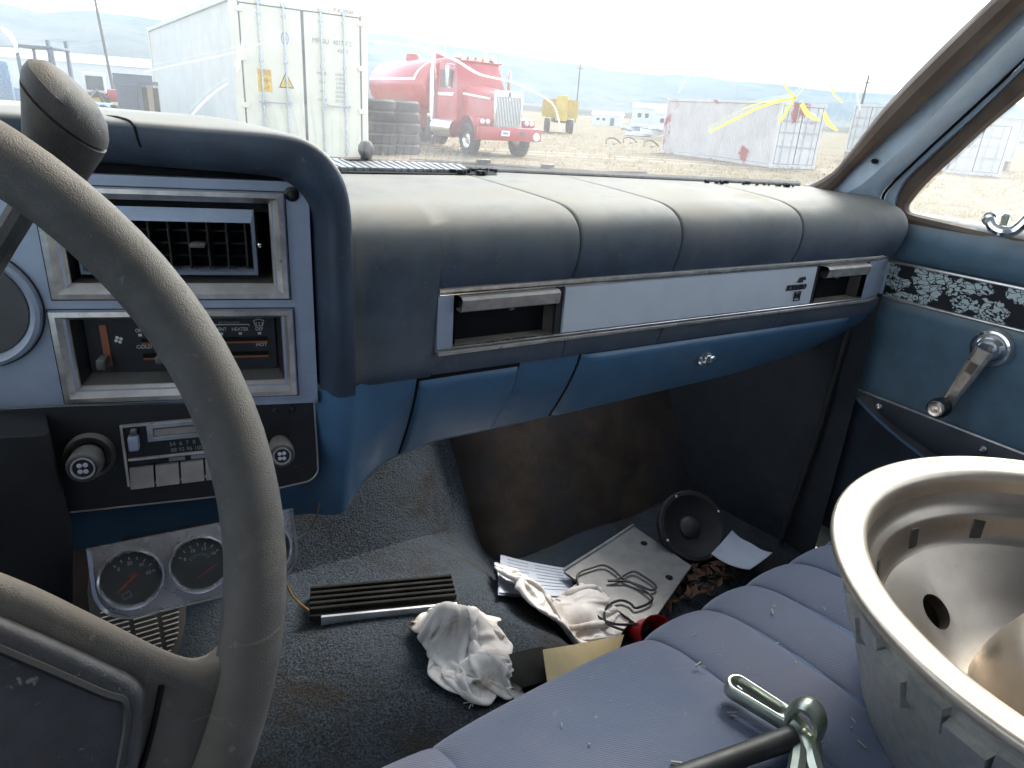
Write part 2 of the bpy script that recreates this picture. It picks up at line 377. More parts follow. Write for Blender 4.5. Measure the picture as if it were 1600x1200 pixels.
# hump carpet continues up the firewall
rows = []
for j in range(20):
    t = j / 19; y = .74 + .20 * t; zc = lerp(-.575, -.30, t ** 1.1)
    row = []
    for i in range(25):
        u = -1 + 2 * i / 24; x = .275 + u * (.25 + .02 * t)
        row.append((x, y + .05 * abs(u) ** 3, zc - .13 * abs(u) ** 3.2 + .004 * mnoise.noise(Vector((x * 12, y * 12, 1)))))
    rows.append(row)
struct(MB().grid(rows).build('tunnel_carpet', 'carpet'))
# kick panel beside the footwell
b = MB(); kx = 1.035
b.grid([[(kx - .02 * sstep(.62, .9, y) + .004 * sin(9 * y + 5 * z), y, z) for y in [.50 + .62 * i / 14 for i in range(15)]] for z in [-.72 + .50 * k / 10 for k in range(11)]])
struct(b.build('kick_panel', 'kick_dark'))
b = MB()
b.tube([(kx - .005, .535, -.255), (kx - .006, .54, -.45), (kx - .012, .555, -.69)], .006, 8)
struct(b.build('door_seal', 'black_rubber'))
# roof, back wall, driver's side
roof = MB(); rws = []
for j in range(9):
    t = j / 8; y = lerp(.40, -.72, t)
    rws.append([(CX + u * .74, y, .40 + .05 * (1 - u ** 4) * (1 - (2 * t - 1) ** 4)) for u in [-1 + 2 * i / 16 for i in range(17)]])
roof.grid(rws); roof.grid([[Vector(p) + Vector((0, 0, .035)) for p in r] for r in rws])
struct(roof.build('cab_roof', 'headliner'))
bw = MB()
for x0, x1, z0, z1 in ((-.56, 1.08, -.72, .02), (-.56, -.36, .02, .42), (.88, 1.08, .02, .42), (-.36, .88, .34, .42)):
    bw.box(((x0 + x1) / 2, -.74, (z0 + z1) / 2), (x1 - x0 + .002, .03, z1 - z0 + .002))
struct(bw.build('cab_back_wall', 'headliner', ang=0))
struct(MB().box((CX, -.74, .18), (1.24, .005, .32)).build('rear_window', 'side_glass', ang=0))
# header rail over the windscreen
hp = [(CX + u * .70, WS(CX + u * .70, .36) + .01, .375) for u in [-1 + 2 * i / 20 for i in range(21)]]
struct(MB().tube(hp, .035, 10).build('header_rail', 'headliner'))

# ---- pillars (right one in view; left one mirrored about the cab centre)
gL = [(1250, 301), (1262, 296), (1290, 279), (1315, 257), (1375, 187), (1450, 110), (1562, 5), (1680, -100)]
gR = [(1272, 309), (1285, 305), (1312, 287), (1337, 259), (1412, 180), (1487, 106), (1596, 0), (1712, -105)]
lR = [(1280, 312), (1300, 311), (1335, 295), (1360, 277), (1412, 229), (1490, 150), (1600, 40), (1720, -75)]
dR = [(1355, 345), (1367, 334), (1374, 312), (1384, 294), (1440, 240), (1520, 166), (1600, 90), (1740, -50)]
e0 = [on_ws(*p, lift=.004) for p in gL]
e1 = [onx(*p, .998) for p in gR]; e2 = [onx(*p, 1.00) for p in lR]; e3 = [onx(*p, 1.055) for p in dR]
e4 = [Vector((1.12, p.y + .02, p.z + .02)) for p in e3]
for k in range(len(e0)):
    e0[k] = e0[k] if e0[k].x < 1.0 else Vector((e1[k].x - .02, e0[k].y, e0[k].z))
def mirror(pts): return [Vector((2 * CX - p.x, p.y, p.z)) for p in pts]
for nm, fn in (('right', lambda q: q), ('left', mirror)):
    side = 'passenger' if nm == 'right' else 'driver'
    t = thing('windshield_pillar', 'blue painted pillar between the windshield and the %s window' % side, 'pillar', fn([Vector((1.0, .62, -.1))])[0])
    rows = [crom(fn(e), 4) for e in (e1, e2, e3, e4)]
    MB().grid(rows[:2]).build('front_face', 'pillar_paint', t)
    MB().grid(rows[1:]).build('side_face', 'pillar_paint', t)
    mids = [lerp(a, b2, .5) for a, b2 in zip(crom(fn(e0), 4), crom(fn(e1), 4))]
    rad = [max(.008, (a - b2).length * .50) for a, b2 in zip(crom(fn(e0), 4), crom(fn(e1), 4))]
    MB().tube(mids, rad, 10).build('rubber_gasket', 'rust_rubber', t)
    if nm == 'right':
        q = onx(1367, 252, .996); MB().tube([q + Vector((.004, .004, 0)), q + Vector((-.003, -.003, 0))], .0035, 8).build('screw_hole', 'dark_cavity', t)

# ---- windshield
ws = thing('windshield', 'dusty cracked windshield marked with yellow paint strokes', 'windshield', (CX, WB(CX), WZ0))
def ws_edge(z): return .985 - .15 * sstep(-.1, .36, z) * .35
rows = [[(x, WS(x, z), z) for x in [CX + (ws_edge(z) - CX) * u for u in [-1 + 2 * i / 40 for i in range(41)]]] for z in [-.085 + .45 * k / 14 for k in range(15)]]
MB().grid(rows).build('glass', 'windshield_glass', ws)
def stroke(pts, w, name, mt, lift=.004, taper=True):
    P = [on_ws(*p, lift=lift) for p in pts]; P = crom(P, 5); n = len(P); A = []; B_ = []; C_ = []
    for i in range(n):
        tn = (P[min(i + 1, n - 1)] - P[max(i - 1, 0)]).normalized(); nr = Vector((.2, -.6, -.6)).normalized(); sd = tn.cross(nr).normalized()
        k = w * (.55 + .45 * sin(pi * min(1, i / n + .15))) * (1 + .25 * mnoise.noise(P[i] * 90)) if taper else w
        A.append(P[i] - sd * k); B_.append(P[i] + nr * k * .25); C_.append(P[i] + sd * k)
    return MB().grid([A, B_, C_]).build(name, mt, ws)
for pts, w in (([(1108, 207), (1150, 186), (1190, 167), (1243, 152)], .0044), ([(1217, 193), (1228, 176), (1243, 150)], .0040), ([(1243, 152), (1232, 142), (1222, 126)], .0011),
               ([(1253, 162), (1262, 178), (1280, 188)], .0028), ([(1288, 176), (1294, 192), (1308, 204)], .0024), ([(1243, 152), (1254, 140), (1262, 128)], .001), ([(1296, 126), (1304, 148), (1316, 160)], .0010), ([(1160, 170), (1200, 158), (1243, 154)], .0012)):
    stroke(pts, w, 'paint_stroke', 'yellow_marker')
for pts, w in (([(292, 190), (310, 168), (333, 146), (356, 130)], .0011), ([(371, 112), (376, 82), (384, 50), (398, 14)], .0011), ([(225, 112), (290, 98), (340, 88), (385, 76), (432, 58)], .0005),
               ([(0, 42), (12, 50), (22, 64), (27, 82)], .0013), ([(572, 62), (620, 68), (668, 76), (690, 84), (716, 96), (750, 116), (800, 128), (840, 146), (866, 166), (877, 205)], .0010),
               ([(640, 70), (652, 62), (662, 54)], .0006), ([(1060, 145), (1075, 120), (1092, 108)], .0006), ([(1344, 172), (1340, 140), (1346, 105)], .0005), ([(690, 26), (694, 60), (696, 80)], .0005)):
    stroke(pts, w * 1.5, 'crack', 'crack_white')
# rubber along the windscreen foot + wipers lying on the glass outside
fp = [(x, WB(x) + .004, WZ0 + .004) for x in [CX + .70 * u for u in [-1 + 2 * i / 40 for i in range(41)]]]
MB().tube(fp, .0045, 6).build('foot_gasket', 'black_rubber', ws)
def wiper(pxs, lab):
    t = thing('windshield_wiper', lab, 'wiper', on_ws(*pxs[0]))
    P = [on_ws(*p, lift=-.02) for p in pxs]
    MB().tube(crom(P, 4), .004, 6).build('blade', 'black_rubber', t)
    Q = [on_ws(p[0], p[1] - 5, lift=-.03) for p in pxs[:-1]]
    MB().tube(crom(Q, 4), .003, 6).build('arm', 'black_plastic', t)
    for k in (1, 2): MB().box(P[k] + Vector((0, .008, .006)), (.02, .008, .010), bev=.002).build('clip', 'black_plastic', t)
wiper([(640, 256), (760, 263), (860, 270), (960, 277), (1030, 283), (1110, 289), (1180, 296)], 'black wiper lying along the foot of the windshield behind the padded dash')
# pivot nut with rusty leaf at its foot
t = thing('wiper_pivot', 'small black knob standing behind the defroster grille', 'wiper pivot', on_ws(572, 243))
q = on_ws(572, 240, lift=-.012)
MB().lathe([(0, .016), (.006, .0145), (.0095, .009), (.010, .003), (.007, -.003), (.007, -.02)], 16, Matrix.Translation(q)).build('cap', 'black_rubber', t)
q2 = on_ws(590, 243, lift=-.012)
MB().box(q2 + Vector((.012, .01, -.008)), (.11, .03, .006), bev=.002).build('cowl_rust', 'leaf_brown', t)
# ================================================================= DASHBOARD
dash = thing('dashboard', 'blue pickup dashboard with dusty padded top, silver trim and centre controls', 'dashboard', (.5, .6, -.39))
def F(x): return .560 - .078 * (x - .31)
PROF = [(.075, -.262), (.02, -.259), (.005, -.252), (.000, -.240), (-.001, -.229), (-.001, -.2265), (-.001, -.1635), (-.002, -.161), (-.008, -.145), (-.0105, -.125), (-.006, -.108), (.006, -.096), (.026, -.089)]
def pad_row(x, inset, ch):
    """section of the pad at x; inset shrinks it (edges of a panel), ch = depth of the trim channel"""
    f = F(x); w = WB(min(x, .97)) - .006; pts = []
    if not ch:
        P0 = [(.075, -.262), (.02, -.259), (.005, -.252), (.000, -.240), (-.001, -.215), (-.003, -.185), (-.0065, -.160), (-.0095, -.140), (-.0103, -.125), (-.006, -.108), (.006, -.096), (.026, -.089)]
        yb = f + .026 + inset
        return crom([(x, f + dy + inset * (1 if z > -.25 else .3), z - inset * sstep(-.13, -.09, z)) for dy, z in P0] + [(x, lerp(yb, w, t), lerp(-.089, -.078, t ** .7) - inset * (1 - .8 * t)) for t in (.12, .25, .4, .6, .8, 1.0)], 3)
    for k, (dy, z) in enumerate(PROF):
        if k in (5, 6): pts.append((x, f + dy + inset, z)); continue
        pts.append((x, f + dy + inset * (1 if z > -.25 else .3), z - inset * sstep(-.13, -.09, z)))
    a = pts[5]; c_ = pts[6]
    mid = [(x, a[1] + ch, a[2]), (x, c_[1] + ch, c_[2])]
    lo = pts[:6]; hi = pts[6:]
    yb = f + .026 + inset
    top = [(x, lerp(yb, w, t), lerp(-.089, -.078, t ** .7) - inset * (1 - .8 * t)) for t in (.12, .25, .4, .6, .8, 1.0)]
    up = crom(hi + top, 3)
    return [Vector(p) for p in lo + mid] + up
def pad_panel(x0, x1, r0, r1, chf):
    xs = []
    for k in range(7): xs.append((x0 + r0 * (1 - cos(k / 6 * pi / 2)), r0 * (1 - sin(k / 6 * pi / 2))))
    n = 10
    for k in range(1, n): xs.append((lerp(x0 + r0, x1 - r1, k / n), 0))
    for k in range(7): xs.append((x1 - r1 + r1 * sin(k / 6 * pi / 2), r1 * (1 - cos(k / 6 * pi / 2))))
    xs.sort()
    rows = [pad_row(x, e, chf) for x, e in xs]
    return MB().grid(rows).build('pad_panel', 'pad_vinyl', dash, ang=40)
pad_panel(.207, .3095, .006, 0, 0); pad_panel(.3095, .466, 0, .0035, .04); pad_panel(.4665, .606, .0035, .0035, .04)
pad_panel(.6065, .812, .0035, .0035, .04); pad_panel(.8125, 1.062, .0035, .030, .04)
MB().grid([[(x, F(x) + .016, -.25) for x in (.25, 1.03)], [(x, F(x) + .013, -.10) for x in (.25, 1.03)], [(x, WB(x) - .05, -.094) for x in (.25, 1.03)]]).build('pad_backing', 'dark_cavity', dash)
# the channel walls hide the backing where vents open
# ---- hood over the instruments: a lip swept up the right side and over to the left
lipP = [(.213, .549, -.252), (.213, .549, -.20), (.213, .549, -.12), (.212, .549, -.085), (.206, .550, -.062), (.192, .555, -.046), (.170, .566, -.041), (.12, .598, -.040), (.07, .628, -.039), (0, .655, -.038), (-.1, .68, -.037), (-.3, .70, -.036), (-.54, .70, -.036)]
LP = crom(lipP, 5)
SEC = [(.013, .13), (.0125, .03), (.011, .008), (.007, .002), (.000, -.0005), (-.0075, .0000), (-.0105, .0012), (-.0120, .0045), (-.0130, .014), (-.0138, .04), (-.015, .12), (-.015, .22)]
rows = []
for i, p in enumerate(LP):
    tn = (LP[min(i + 1, len(LP) - 1)] - LP[max(i - 1, 0)]).normalized(); tn.y = 0; tn.normalize()
    inn = Vector((-tn.z, 0, tn.x)); inn = inn if inn.dot(Vector((-.5, 0, -.5))) > 0 else -inn
    tp_ = sstep(-.10, -.045, p.z); rows.append([p + inn * (a * (.8 + 1.0 * tp_) if a > 0 else a) + Vector((0, k, 0)) for a, k in SEC])
hd = MB().grid(rows).build('instrument_hood', 'hood_vinyl', dash, ang=50)
# crack across the hood
q = []
for k, (px, py) in enumerate([(203, 177), (208, 186), (212, 197), (215, 215)]): q.append(ony(px, py, .578 + .035 - .0 * k))
hood_i = min(range(len(LP)), key=lambda i: abs(LP[i].x - .085))
pp = LP[hood_i]
MB().tube([pp + Vector((-.014, .05, .0133)), pp + Vector((-.009, .025, .0138)), pp + Vector((-.005, .010, .0130)), pp + Vector((-.003, .004, .0120)), pp + Vector((-.001, .0005, .0085)), pp + Vector((0, -.0003, 0)), pp + Vector((.0015, .0002, -.006))], .0011, 5).build('crack', 'dark_cavity', hd)
# ---- cluster bezel
a20 = radians(20)
BZ = frame((.2, .585, 0), (cos(a20), -sin(a20), 0), (0, 0, 1))
b = MB(BZ); b.box((-.235, -.175, -.07), (.45, .22, .02)); b.build('cluster_housing', 'dark_cavity', dash)
S = [-.42, -.198, -.192, -.031, -.028, -.001]; Zs = [-.267, -.248, -.181, -.160, -.082, -.068]
bez = MB(BZ)
for i in range(5):
    for j in range(5):
        cx_, cz_ = (S[i] + S[i + 1]) / 2, (Zs[j] + Zs[j + 1]) / 2
        if -.192 < cx_ < -.031 and -.160 < cz_ < -.082: continue
        if -.198 < cx_ < -.028 and -.248 < cz_ < -.181: continue
        bez.add([(S[i], Zs[j], 0), (S[i + 1], Zs[j], 0), (S[i + 1], Zs[j + 1], 0), (S[i], Zs[j + 1], 0)], [[0, 1, 2, 3]])
bez.box((-.21, -.069, -.004), (.42, .003, .009)); bez.box((-.0015, -.168, -.004), (.003, .2, .009)); bez.box((-.21, -.267, -.004), (.42, .003, .009))
MB(BZ).box((-.23, -.072, -.016), (.455, .046, .006)).build('hood_underside', 'dark_cavity', dash, ang=0)
bzo = bez.build('bezel', 'bezel_silver', dash, ang=0)
# left end of the bezel drops lower under the gauges
MB(BZ).prism([(-.42, -.31), (-.30, -.285), (-.22, -.2695), (-.12, -.2672), (-.12, -.2665), (-.42, -.2665)], -.003, .0005).build('bezel_skirt', 'bezel_silver', dash, ang=0)
for r in ((-.205, -.019, -.168, -.076), (-.210, -.017, -.260, -.176)):
    l = MB(BZ)
    for p0, p1 in (((r[0], r[2]), (r[1], r[2])), ((r[1], r[2]), (r[1], r[3])), ((r[1], r[3]), (r[0], r[3])), ((r[0], r[3]), (r[0], r[2]))):
        l.tube([(p0[0], p0[1], .0004), (p1[0], p1[1], .0004)], .0006, 4)
    l.build('black_outline', 'dark_print', bzo)
def rect_loft(M, rects, name, mt, parent, ang=20):
    rows = [[(r[0], r[2], r[4]), (r[1], r[2], r[4]), (r[1], r[3], r[4]), (r[0], r[3], r[4])] for r in rects]
    return MB(M).grid(rows, close_u=True).build(name, mt, parent, ang=ang)
rect_loft(BZ, [(-.2035, -.0205, -.1665, -.0775, 0), (-.2035, -.0205, -.1665, -.0775, .004), (-.199, -.025, -.162, -.081, .005), (-.190, -.033, -.155, -.0865, -.004), (-.190, -.033, -.155, -.0865, -.006)], 'vent_surround', 'chrome_dusty', dash)
rect_loft(BZ, [(-.2085, -.0185, -.2585, -.1775, 0), (-.2085, -.0185, -.2585, -.1775, .004), (-.204, -.023, -.254, -.1815, .005), (-.197, -.029, -.246, -.186, -.004), (-.197, -.029, -.246, -.186, -.006)], 'heater_surround', 'chrome_dusty', dash)
rect_loft(BZ, [(-.190, -.033, -.155, -.0865, -.006), (-.186, -.037, -.152, -.089, -.05)], 'vent_well', 'black_plastic', dash)
rect_loft(BZ, [(-.197, -.029, -.246, -.186, -.006), (-.190, -.036, -.238, -.189, -.022)], 'heater_well', 'vane_black', dash)
# centre vent
v = rect_loft(BZ, [(-.1845, -.046, -.1495, -.093, -.030), (-.1845, -.046, -.1495, -.093, -.012), (-.1815, -.049, -.1465, -.104, -.010), (-.1815, -.049, -.1455, -.105, -.030)], 'center_vent', 'bezel_silver', dash)
for k in range(9):
    x = -.176 + k * .0152
    MB(BZ).box((x, -.125, -.027), (.0016, .040, .024), bev=.0004, seg=1).build('vane', 'vane_black', v)
for z in (-.115, -.126, -.137): MB(BZ).box((-.115, z, -.040), (.132, .0016, .016)).build('cross_vane', 'vane_black', v, ang=0)
MB(BZ).box((-.092, -.123, -.010), (.012, .0035, .012), bev=.001).build('thumb_tab', 'knob_grey', v)
MB(BZ).box((-.0425, -.122, -.006), (.003, .004, .004), bev=.001).build('pivot', 'chrome', v)
# bezel screw
MB(BZ).lathe([(0, .0035), (.003, .003), (.0045, .001), (.0055, .0003), (.0062, 0)], 16, BZ @ Matrix.Translation((-.0135, -.0775, .001))).build('bezel_screw', 'black_plastic', dash)
# heater controls
HB = BZ @ Matrix.Translation((0, 0, .012))
hp_ = MB(HB); hp_.box((-.113, -.2135, -.031), (.155, .05, .004)); hpo = hp_.build('heater_panel', 'vane_black', dash, ang=0)
def BT(s, z, o): return HB @ Matrix.Translation((s, z, o))
for s_, w_ in ((-.148, 'OFF'), (-.133, 'MAX'), (-.116, 'NORM'), (-.0985, 'BI-LEV'), (-.0815, 'VENT'), (-.0655, 'HEATER'), (-.049, 'DEF')):
    text(w_, .0046, BT(s_, -.2005, -.0288), 'lettering', 'white_print', hpo, sx=.85)
    MB(HB).box((s_, -.2045, -.0288), (.0028, .0022, .0004)).build('index_mark', 'white_print', hpo, ang=0)
b = MB(HB); b.tube([(-.090, -.1975, -.0288), (-.090, -.196, -.0288), (-.0575, -.196, -.0288), (-.0575, -.1975, -.0288)], .00045, 4); b.build('bracket_mark', 'white_print', hpo)
text('ECONOMY', .0036, BT(-.074, -.1945, -.0284), 'lettering', 'grey_print', hpo)
b = MB(HB)
for k in range(3): b.tube([(-.0515 + k * .0025, -.1965, -.0288), (-.051 + k * .0025, -.1952, -.0288), (-.0515 + k * .0025, -.194, -.0288)], .0004, 4)
b.tube([(-.0535, -.1925, -.0288), (-.049, -.191, -.0288), (-.0445, -.1925, -.0288), (-.046, -.1975, -.0288), (-.052, -.1975, -.0288), (-.0535, -.1925, -.0288)], .0004, 4); b.build('defrost_symbol', 'white_print', hpo)
text('COLD', .0046, BT(-.146, -.2155, -.0288), 'lettering', 'white_print', hpo); text('HOT', .0046, BT(-.048, -.2155, -.0288), 'lettering', 'white_print', hpo)
for z, kx_ in ((-.2095, -.118), (-.2235, -.131)):
    MB(HB).box((-.095, z, -.0285), (.105, .0032, .001)).build('slot', 'dark_cavity', hpo, ang=0)
    MB(HB).box((-.095, z - .0028, -.0278), (.105, .0016, .002)).build('slot_lip', 'orange_print', hpo, ang=0)
    MB(HB).box((kx_, z, -.021), (.009, .0065, .016), bev=.0015).build('slider_knob', 'knob_grey', hpo)
MB(HB).box((-.176, -.2135, -.0285), (.0055, .038, .002)).build('fan_slot', 'orange_print', hpo, ang=0)
MB(HB).box((-.178, -.226, -.020), (.007, .009, .016), bev=.0015).build('fan_lever', 'knob_grey', hpo)
fan = MB(HB)
for k in range(4):
    a = k * pi / 2 + .4; fan.lathe([(0, .0004), (.0013, .0002), (.0015, 0)], 8, BT(-.1655 + .0022 * cos(a), -.2085 + .0022 * sin(a), -.0288))
fan.build('fan_symbol', 'white_print', hpo)
def BT(s, z, o): return BZ @ Matrix.Translation((s, z, o))
# instrument dials to the left (only the edge of one is in view)
for s_, z_, r_ in ((-.262, -.174, .046), (-.375, -.17, .055)):
    d_ = MB().lathe([(r_ + .004, 0), (r_ + .003, .006), (r_, .008), (r_ - .004, .004), (r_ - .008, -.004), (r_ - .009, -.02)], 40, BT(s_, z_, .0008)).build('dial_ring', 'bezel_silver', dash)
    MB().lathe([(r_ - .006, .002), (0, .0035)], 40, BT(s_, z_, .001)).build('dial_face', 'dial_grey', d_)
    l = MB(BZ)
    l.tube([(s_ + (r_ + .0045) * cos(k * pi / 24), z_ + (r_ + .0045) * sin(k * pi / 24), .001) for k in range(48)], .0007, 4, closed=True); l.build('black_outline', 'dark_print', d_)
    for k in range(9):
        a = radians(225 - 33.75 * k); MB(BZ).tube([(s_ + (r_ - .016) * cos(a), z_ + (r_ - .016) * sin(a), .0012), (s_ + (r_ - .012) * cos(a), z_ + (r_ - .012) * sin(a), .0012)], .0006, 4).build('tick', 'white_print', d_)
# ---- lower blue steel panel
def zb(x): return interp([.0, .17, .205, .27, .34, .5, .8, 1.03], [-.410, -.410, -.402, -.372, -.356, -.352, -.338, -.310], x)
def low(x, t, off=0.0):
    yr = .602 + .23 * (.2 - x); yp = F(max(x, .23)) + .008
    k = sstep(.185, .225, x)
    y = lerp(yr, yp, k) - .012 * math.exp(-((x - .222) / .016) ** 2) * (1 - .3 * t)
    zt = lerp(-.262, -.250, k); z = lerp(zt, zb(x), t)
    rec = lerp(.012, .048, sstep(.2, .30, x)) * t ** 1.35
    return Vector((x, y + rec - off, z - off * .4))
XS = [-.46 + .02 * i for i in range(30)] + [.14 + .006 * i for i in range(24)] + [.285 + .015 * i for i in range(51)]
rows = [[low(x, t) for x in XS] for t in [k / 14 for k in range(15)]]
rows.append([low(x, 1) + Vector((0, .012, -.003)) for x in XS]); rows.append([low(x, 1) + Vector((0, .06, .012)) for x in XS])
MB().grid(rows).build('lower_panel', 'blue_metal', dash, ang=50)
def patch(x0, x1, t0, t1, off, name, mt, r=.006, sl=0.0):
    us = [0, .015, .04] + [k / 12 for k in range(1, 12)] + [.96, .985, 1]; vs_ = [0, .02, .06] + [k / 10 for k in range(1, 10)] + [.94, .98, 1]
    rows = []
    for v_ in vs_:
        row = []
        for u_ in us:
            e = off * min(1, (min(u_, 1 - u_) / .03) ** .5, (min(v_, 1 - v_) / .05) ** .5)
            t_ = lerp(t0, t1, v_); row.append(low(lerp(x0, x1, u_) + sl * v_, t_, e))
        rows.append(row)
    return MB().grid(rows).build(name, mt, dash, ang=60)
patch(.296, .416, .03, .97, .0015, 'door_gap', 'dark_cavity'); patch(.298, .414, .06, .955, .005, 'ashtray_door', 'blue_metal')
patch(.494, .990, .0, .985, .0015, 'door_gap', 'dark_cavity'); gd = patch(.4965, .987, .03, .97, .006, 'glove_box_door', 'blue_metal')
lp_ = low(.702, .36, .006)
LF = frame(lp_, (1, -.07, 0), (0, .25, 1))
MB().lathe([(.011, 0), (.0105, .003), (.008, .005), (.0075, .009), (.006, .0105), (0, .0105)], 20, LF).build('latch', 'chrome', gd)
MB(LF).box((0, .001, .013), (.010, .006, .007), bev=.0018).build('key_lug', 'chrome', gd)
# ---- radio plate
a13 = radians(13)
RP = frame((.2, .600, -.27), (cos(a13), -sin(a13), 0), (0, .15, 1))
pl = [(-.46, .022), (-.20, .0125), (-.10, .006), (.0005, .004)] + [(.0005, -.060)] + [(-.014 + .0145 * cos(a), -.066 + .0145 * sin(a) - .002) for a in [-k * pi / 16 for k in range(1, 9)]] + [(-.05, -.0865), (-.205, -.085), (-.215, -.080), (-.46, -.080)]
rp = MB(RP).prism(pl, 0, .006, bev=.0).build('radio_plate', 'black_plastic', dash, ang=0)
b = MB(RP); b.tube([(x, y, .0065) for x, y in pl[3:14]] + [(-.21, -.0825, .0065)], .0009, 6); b.build('plate_edging', 'chrome_dusty', rp)
for x, y in ((-.020, -.008), (-.020, -.068), (-.035, -.008)): MB().lathe([(0, .002), (.002, .0018), (.003, 0)], 10, RP @ Matrix.Translation((x, y, .006))).build('plate_screw', 'black_plastic', rp)
RQ = RP @ Matrix.Translation((0, 0, .006))
rad = rect_loft(RQ, [(-.1635, -.058, -.064, -.0075, 0), (-.1635, -.058, -.064, -.0075, .004), (-.1615, -.060, -.062, -.0095, .004), (-.1615, -.060, -.062, -.0095, .0005)], 'radio_surround', 'chrome_dusty', dash)
MB(RQ).box((-.111, -.036, .0008), (.100, .052, .0012)).build('radio_face', 'vane_black', rad, ang=0)
rect_loft(RQ, [(-.143, -.066, -.0245, -.0095, .0015), (-.143, -.066, -.0245, -.0095, .004), (-.139, -.070, -.0215, -.0125, .004), (-.138, -.071, -.0205, -.0135, .0025)], 'cassette_door', 'grey_print', rad)
MB(RQ).box((-.1045, -.017, .0025), (.066, .006, .001)).build('cassette_slot', 'button_grey', rad, ang=0)
MB(RQ).box((-.1535, -.0225, .008), (.008, .013, .012), bev=.0015).build('eject_key', 'bezel_silver', rad)
MB(RQ).box((-.1530, -.0135, .006), (.005, .005, .008), bev=.001).build('lever', 'knob_grey', rad)
text('54  6  7  8  10  13  16', .0052, RQ @ Matrix.Translation((-.104, -.0295, .0020)), 'lettering', 'grey_print', rad); text('88 92 96 100 104 108', .0050, RQ @ Matrix.Translation((-.104, -.0352, .0020)), 'lettering', 'grey_print', rad)
MB(RQ).box((-.111, -.0395, .003), (.099, .0022, .004), bev=.0005, seg=1).build('chrome_bar', 'chrome_dusty', rad)
MB(RQ).box((-.148, -.0435, .002), (.022, .0035, .001)).build('badge', 'dark_print', rad, ang=0)
for k in range(2): MB(RQ).box((-.122 + k * .018, -.0435, .0022), (.013, .0035, .0012)).build('badge', 'grey_print', rad, ang=0)
for k in range(5):
    x = -.1505 + k * .0203
    bb = MB(RQ)
    bb.add([(x - .0093, -.0465, .002), (x + .0093, -.0465, .002), (x + .0093, -.0465, .007), (x - .0093, -.0465, .007), (x - .0093, -.063, .002), (x + .0093, -.063, .002), (x + .0093, -.063, .015), (x - .0093, -.063, .015)], [[3, 2, 6, 7], [0, 3, 7, 4], [1, 5, 6, 2], [4, 7, 6, 5], [0, 1, 2, 3]])
    bb.build('push_button', 'button_grey', rad, ang=0)
def knob(x, y, r, L_, base):
    K = RQ @ Matrix.Translation((x, y, 0))
    if base: MB().lathe([(r * 1.5, 0), (r * 1.52, .006), (r * 1.40, .010), (r * 1.28, .009), (r * 1.2, .004), (r * .9, .003)], 32, K).build('knob_ring', 'knob_grey', rp)
    ko = MB().lathe([(r * .80, 0), (r * .82, L_ * .3), (r * .97, L_ * .36), (r, L_ * .55), (r, L_ * .9), (r * .93, L_), (r * .78, L_ + .0005), (r * .72, L_ - .0015), (r * .5, L_ - .001)], 28, K).build('radio_knob', 'knob_grey', rp)
    MB().lathe([(r * .72, L_ - .001), (r * .70, L_ + .0012), (r * .60, L_ + .0012), (r * .58, L_ - .001)], 24, K).build('cap_ring', 'chrome_dusty', ko)
    MB().lathe([(r * .58, L_ - .0005), (0, L_)], 24, K).build('cap', 'dark_print', ko)
    sp = MB(K)
    for a in (.9, 2.3, 4.0, 5.3): sp.lathe([(0, .0006), (r * .14, .0004), (r * .16, 0)], 8, K @ Matrix.Translation((r * .26 * cos(a), r * .26 * sin(a), L_ + .0005)))
    sp.build('cap_symbol', 'white_print', ko)
knob(-.1885, -.0315, .0130, .036, True); knob(-.0335, -.041, .0115, .034, False)
# steering column side: dark lower cover left of the radio
MB().prism([(-.55, -.19), (-.012, -.262), (-.010, -.36), (-.02, -.43), (-.12, -.46), (-.55, -.46)], .0, .05, Matrix(((1, 0, 0, 0), (0, 0, -1, .655), (0, 1, 0, 0), (0, 0, 0, 1))), bev=.004).build('knee_cover', 'speaker_black', dash)
# ---- silver trim on the passenger face
def TP(x, z, out=0.0): return Vector((x, F(x) - .001 - out, z))
def tbar(x0, x1, z0, z1, o0, o1, name, mt, parent=None, n=8, bev=True):
    rows = []
    e = .0006 if bev else 0
    for k in range(n + 1):
        x = lerp(x0, x1, k / n)
        rows.append([TP(x, z0, o0), TP(x, z0, o1 - e), TP(x, z0 + e, o1), TP(x, z1 - e, o1), TP(x, z1, o1 - e), TP(x, z1, o0)])
    m_ = MB(); m_.grid(rows); nn = 6
    m_.f += [list(range(6))[::-1], [n * 6 + k for k in range(6)]]
    return m_.build(name, mt, parent or dash, ang=20)
tbar(.3105, 1.0, -.1655, -.1615, -.003, .006, 'trim_rail', 'chrome_dusty'); tbar(.3105, 1.0, -.2285, -.2245, -.003, .006, 'trim_rail', 'chrome_dusty')
tbar(.3115, .985, -.1688, -.1668, -.003, .0045, 'trim_rail', 'chrome'); tbar(.3115, .985, -.2233, -.2213, -.003, .0045, 'trim_rail', 'chrome')
tbar(.3105, .327, -.2245, -.1655, -.003, .003, 'trim_end', 'bezel_silver')
tp = tbar(.457, .865, -.2205, -.1695, -.004, .0035, 'trim_panel', 'trim_panel')
tbar(.448, .456, -.2245, -.1655, -.030, .0012, 'trim_post', 'dark_print'); tbar(.866, .874, -.2245, -.1655, -.030, .0012, 'trim_post', 'dark_print')
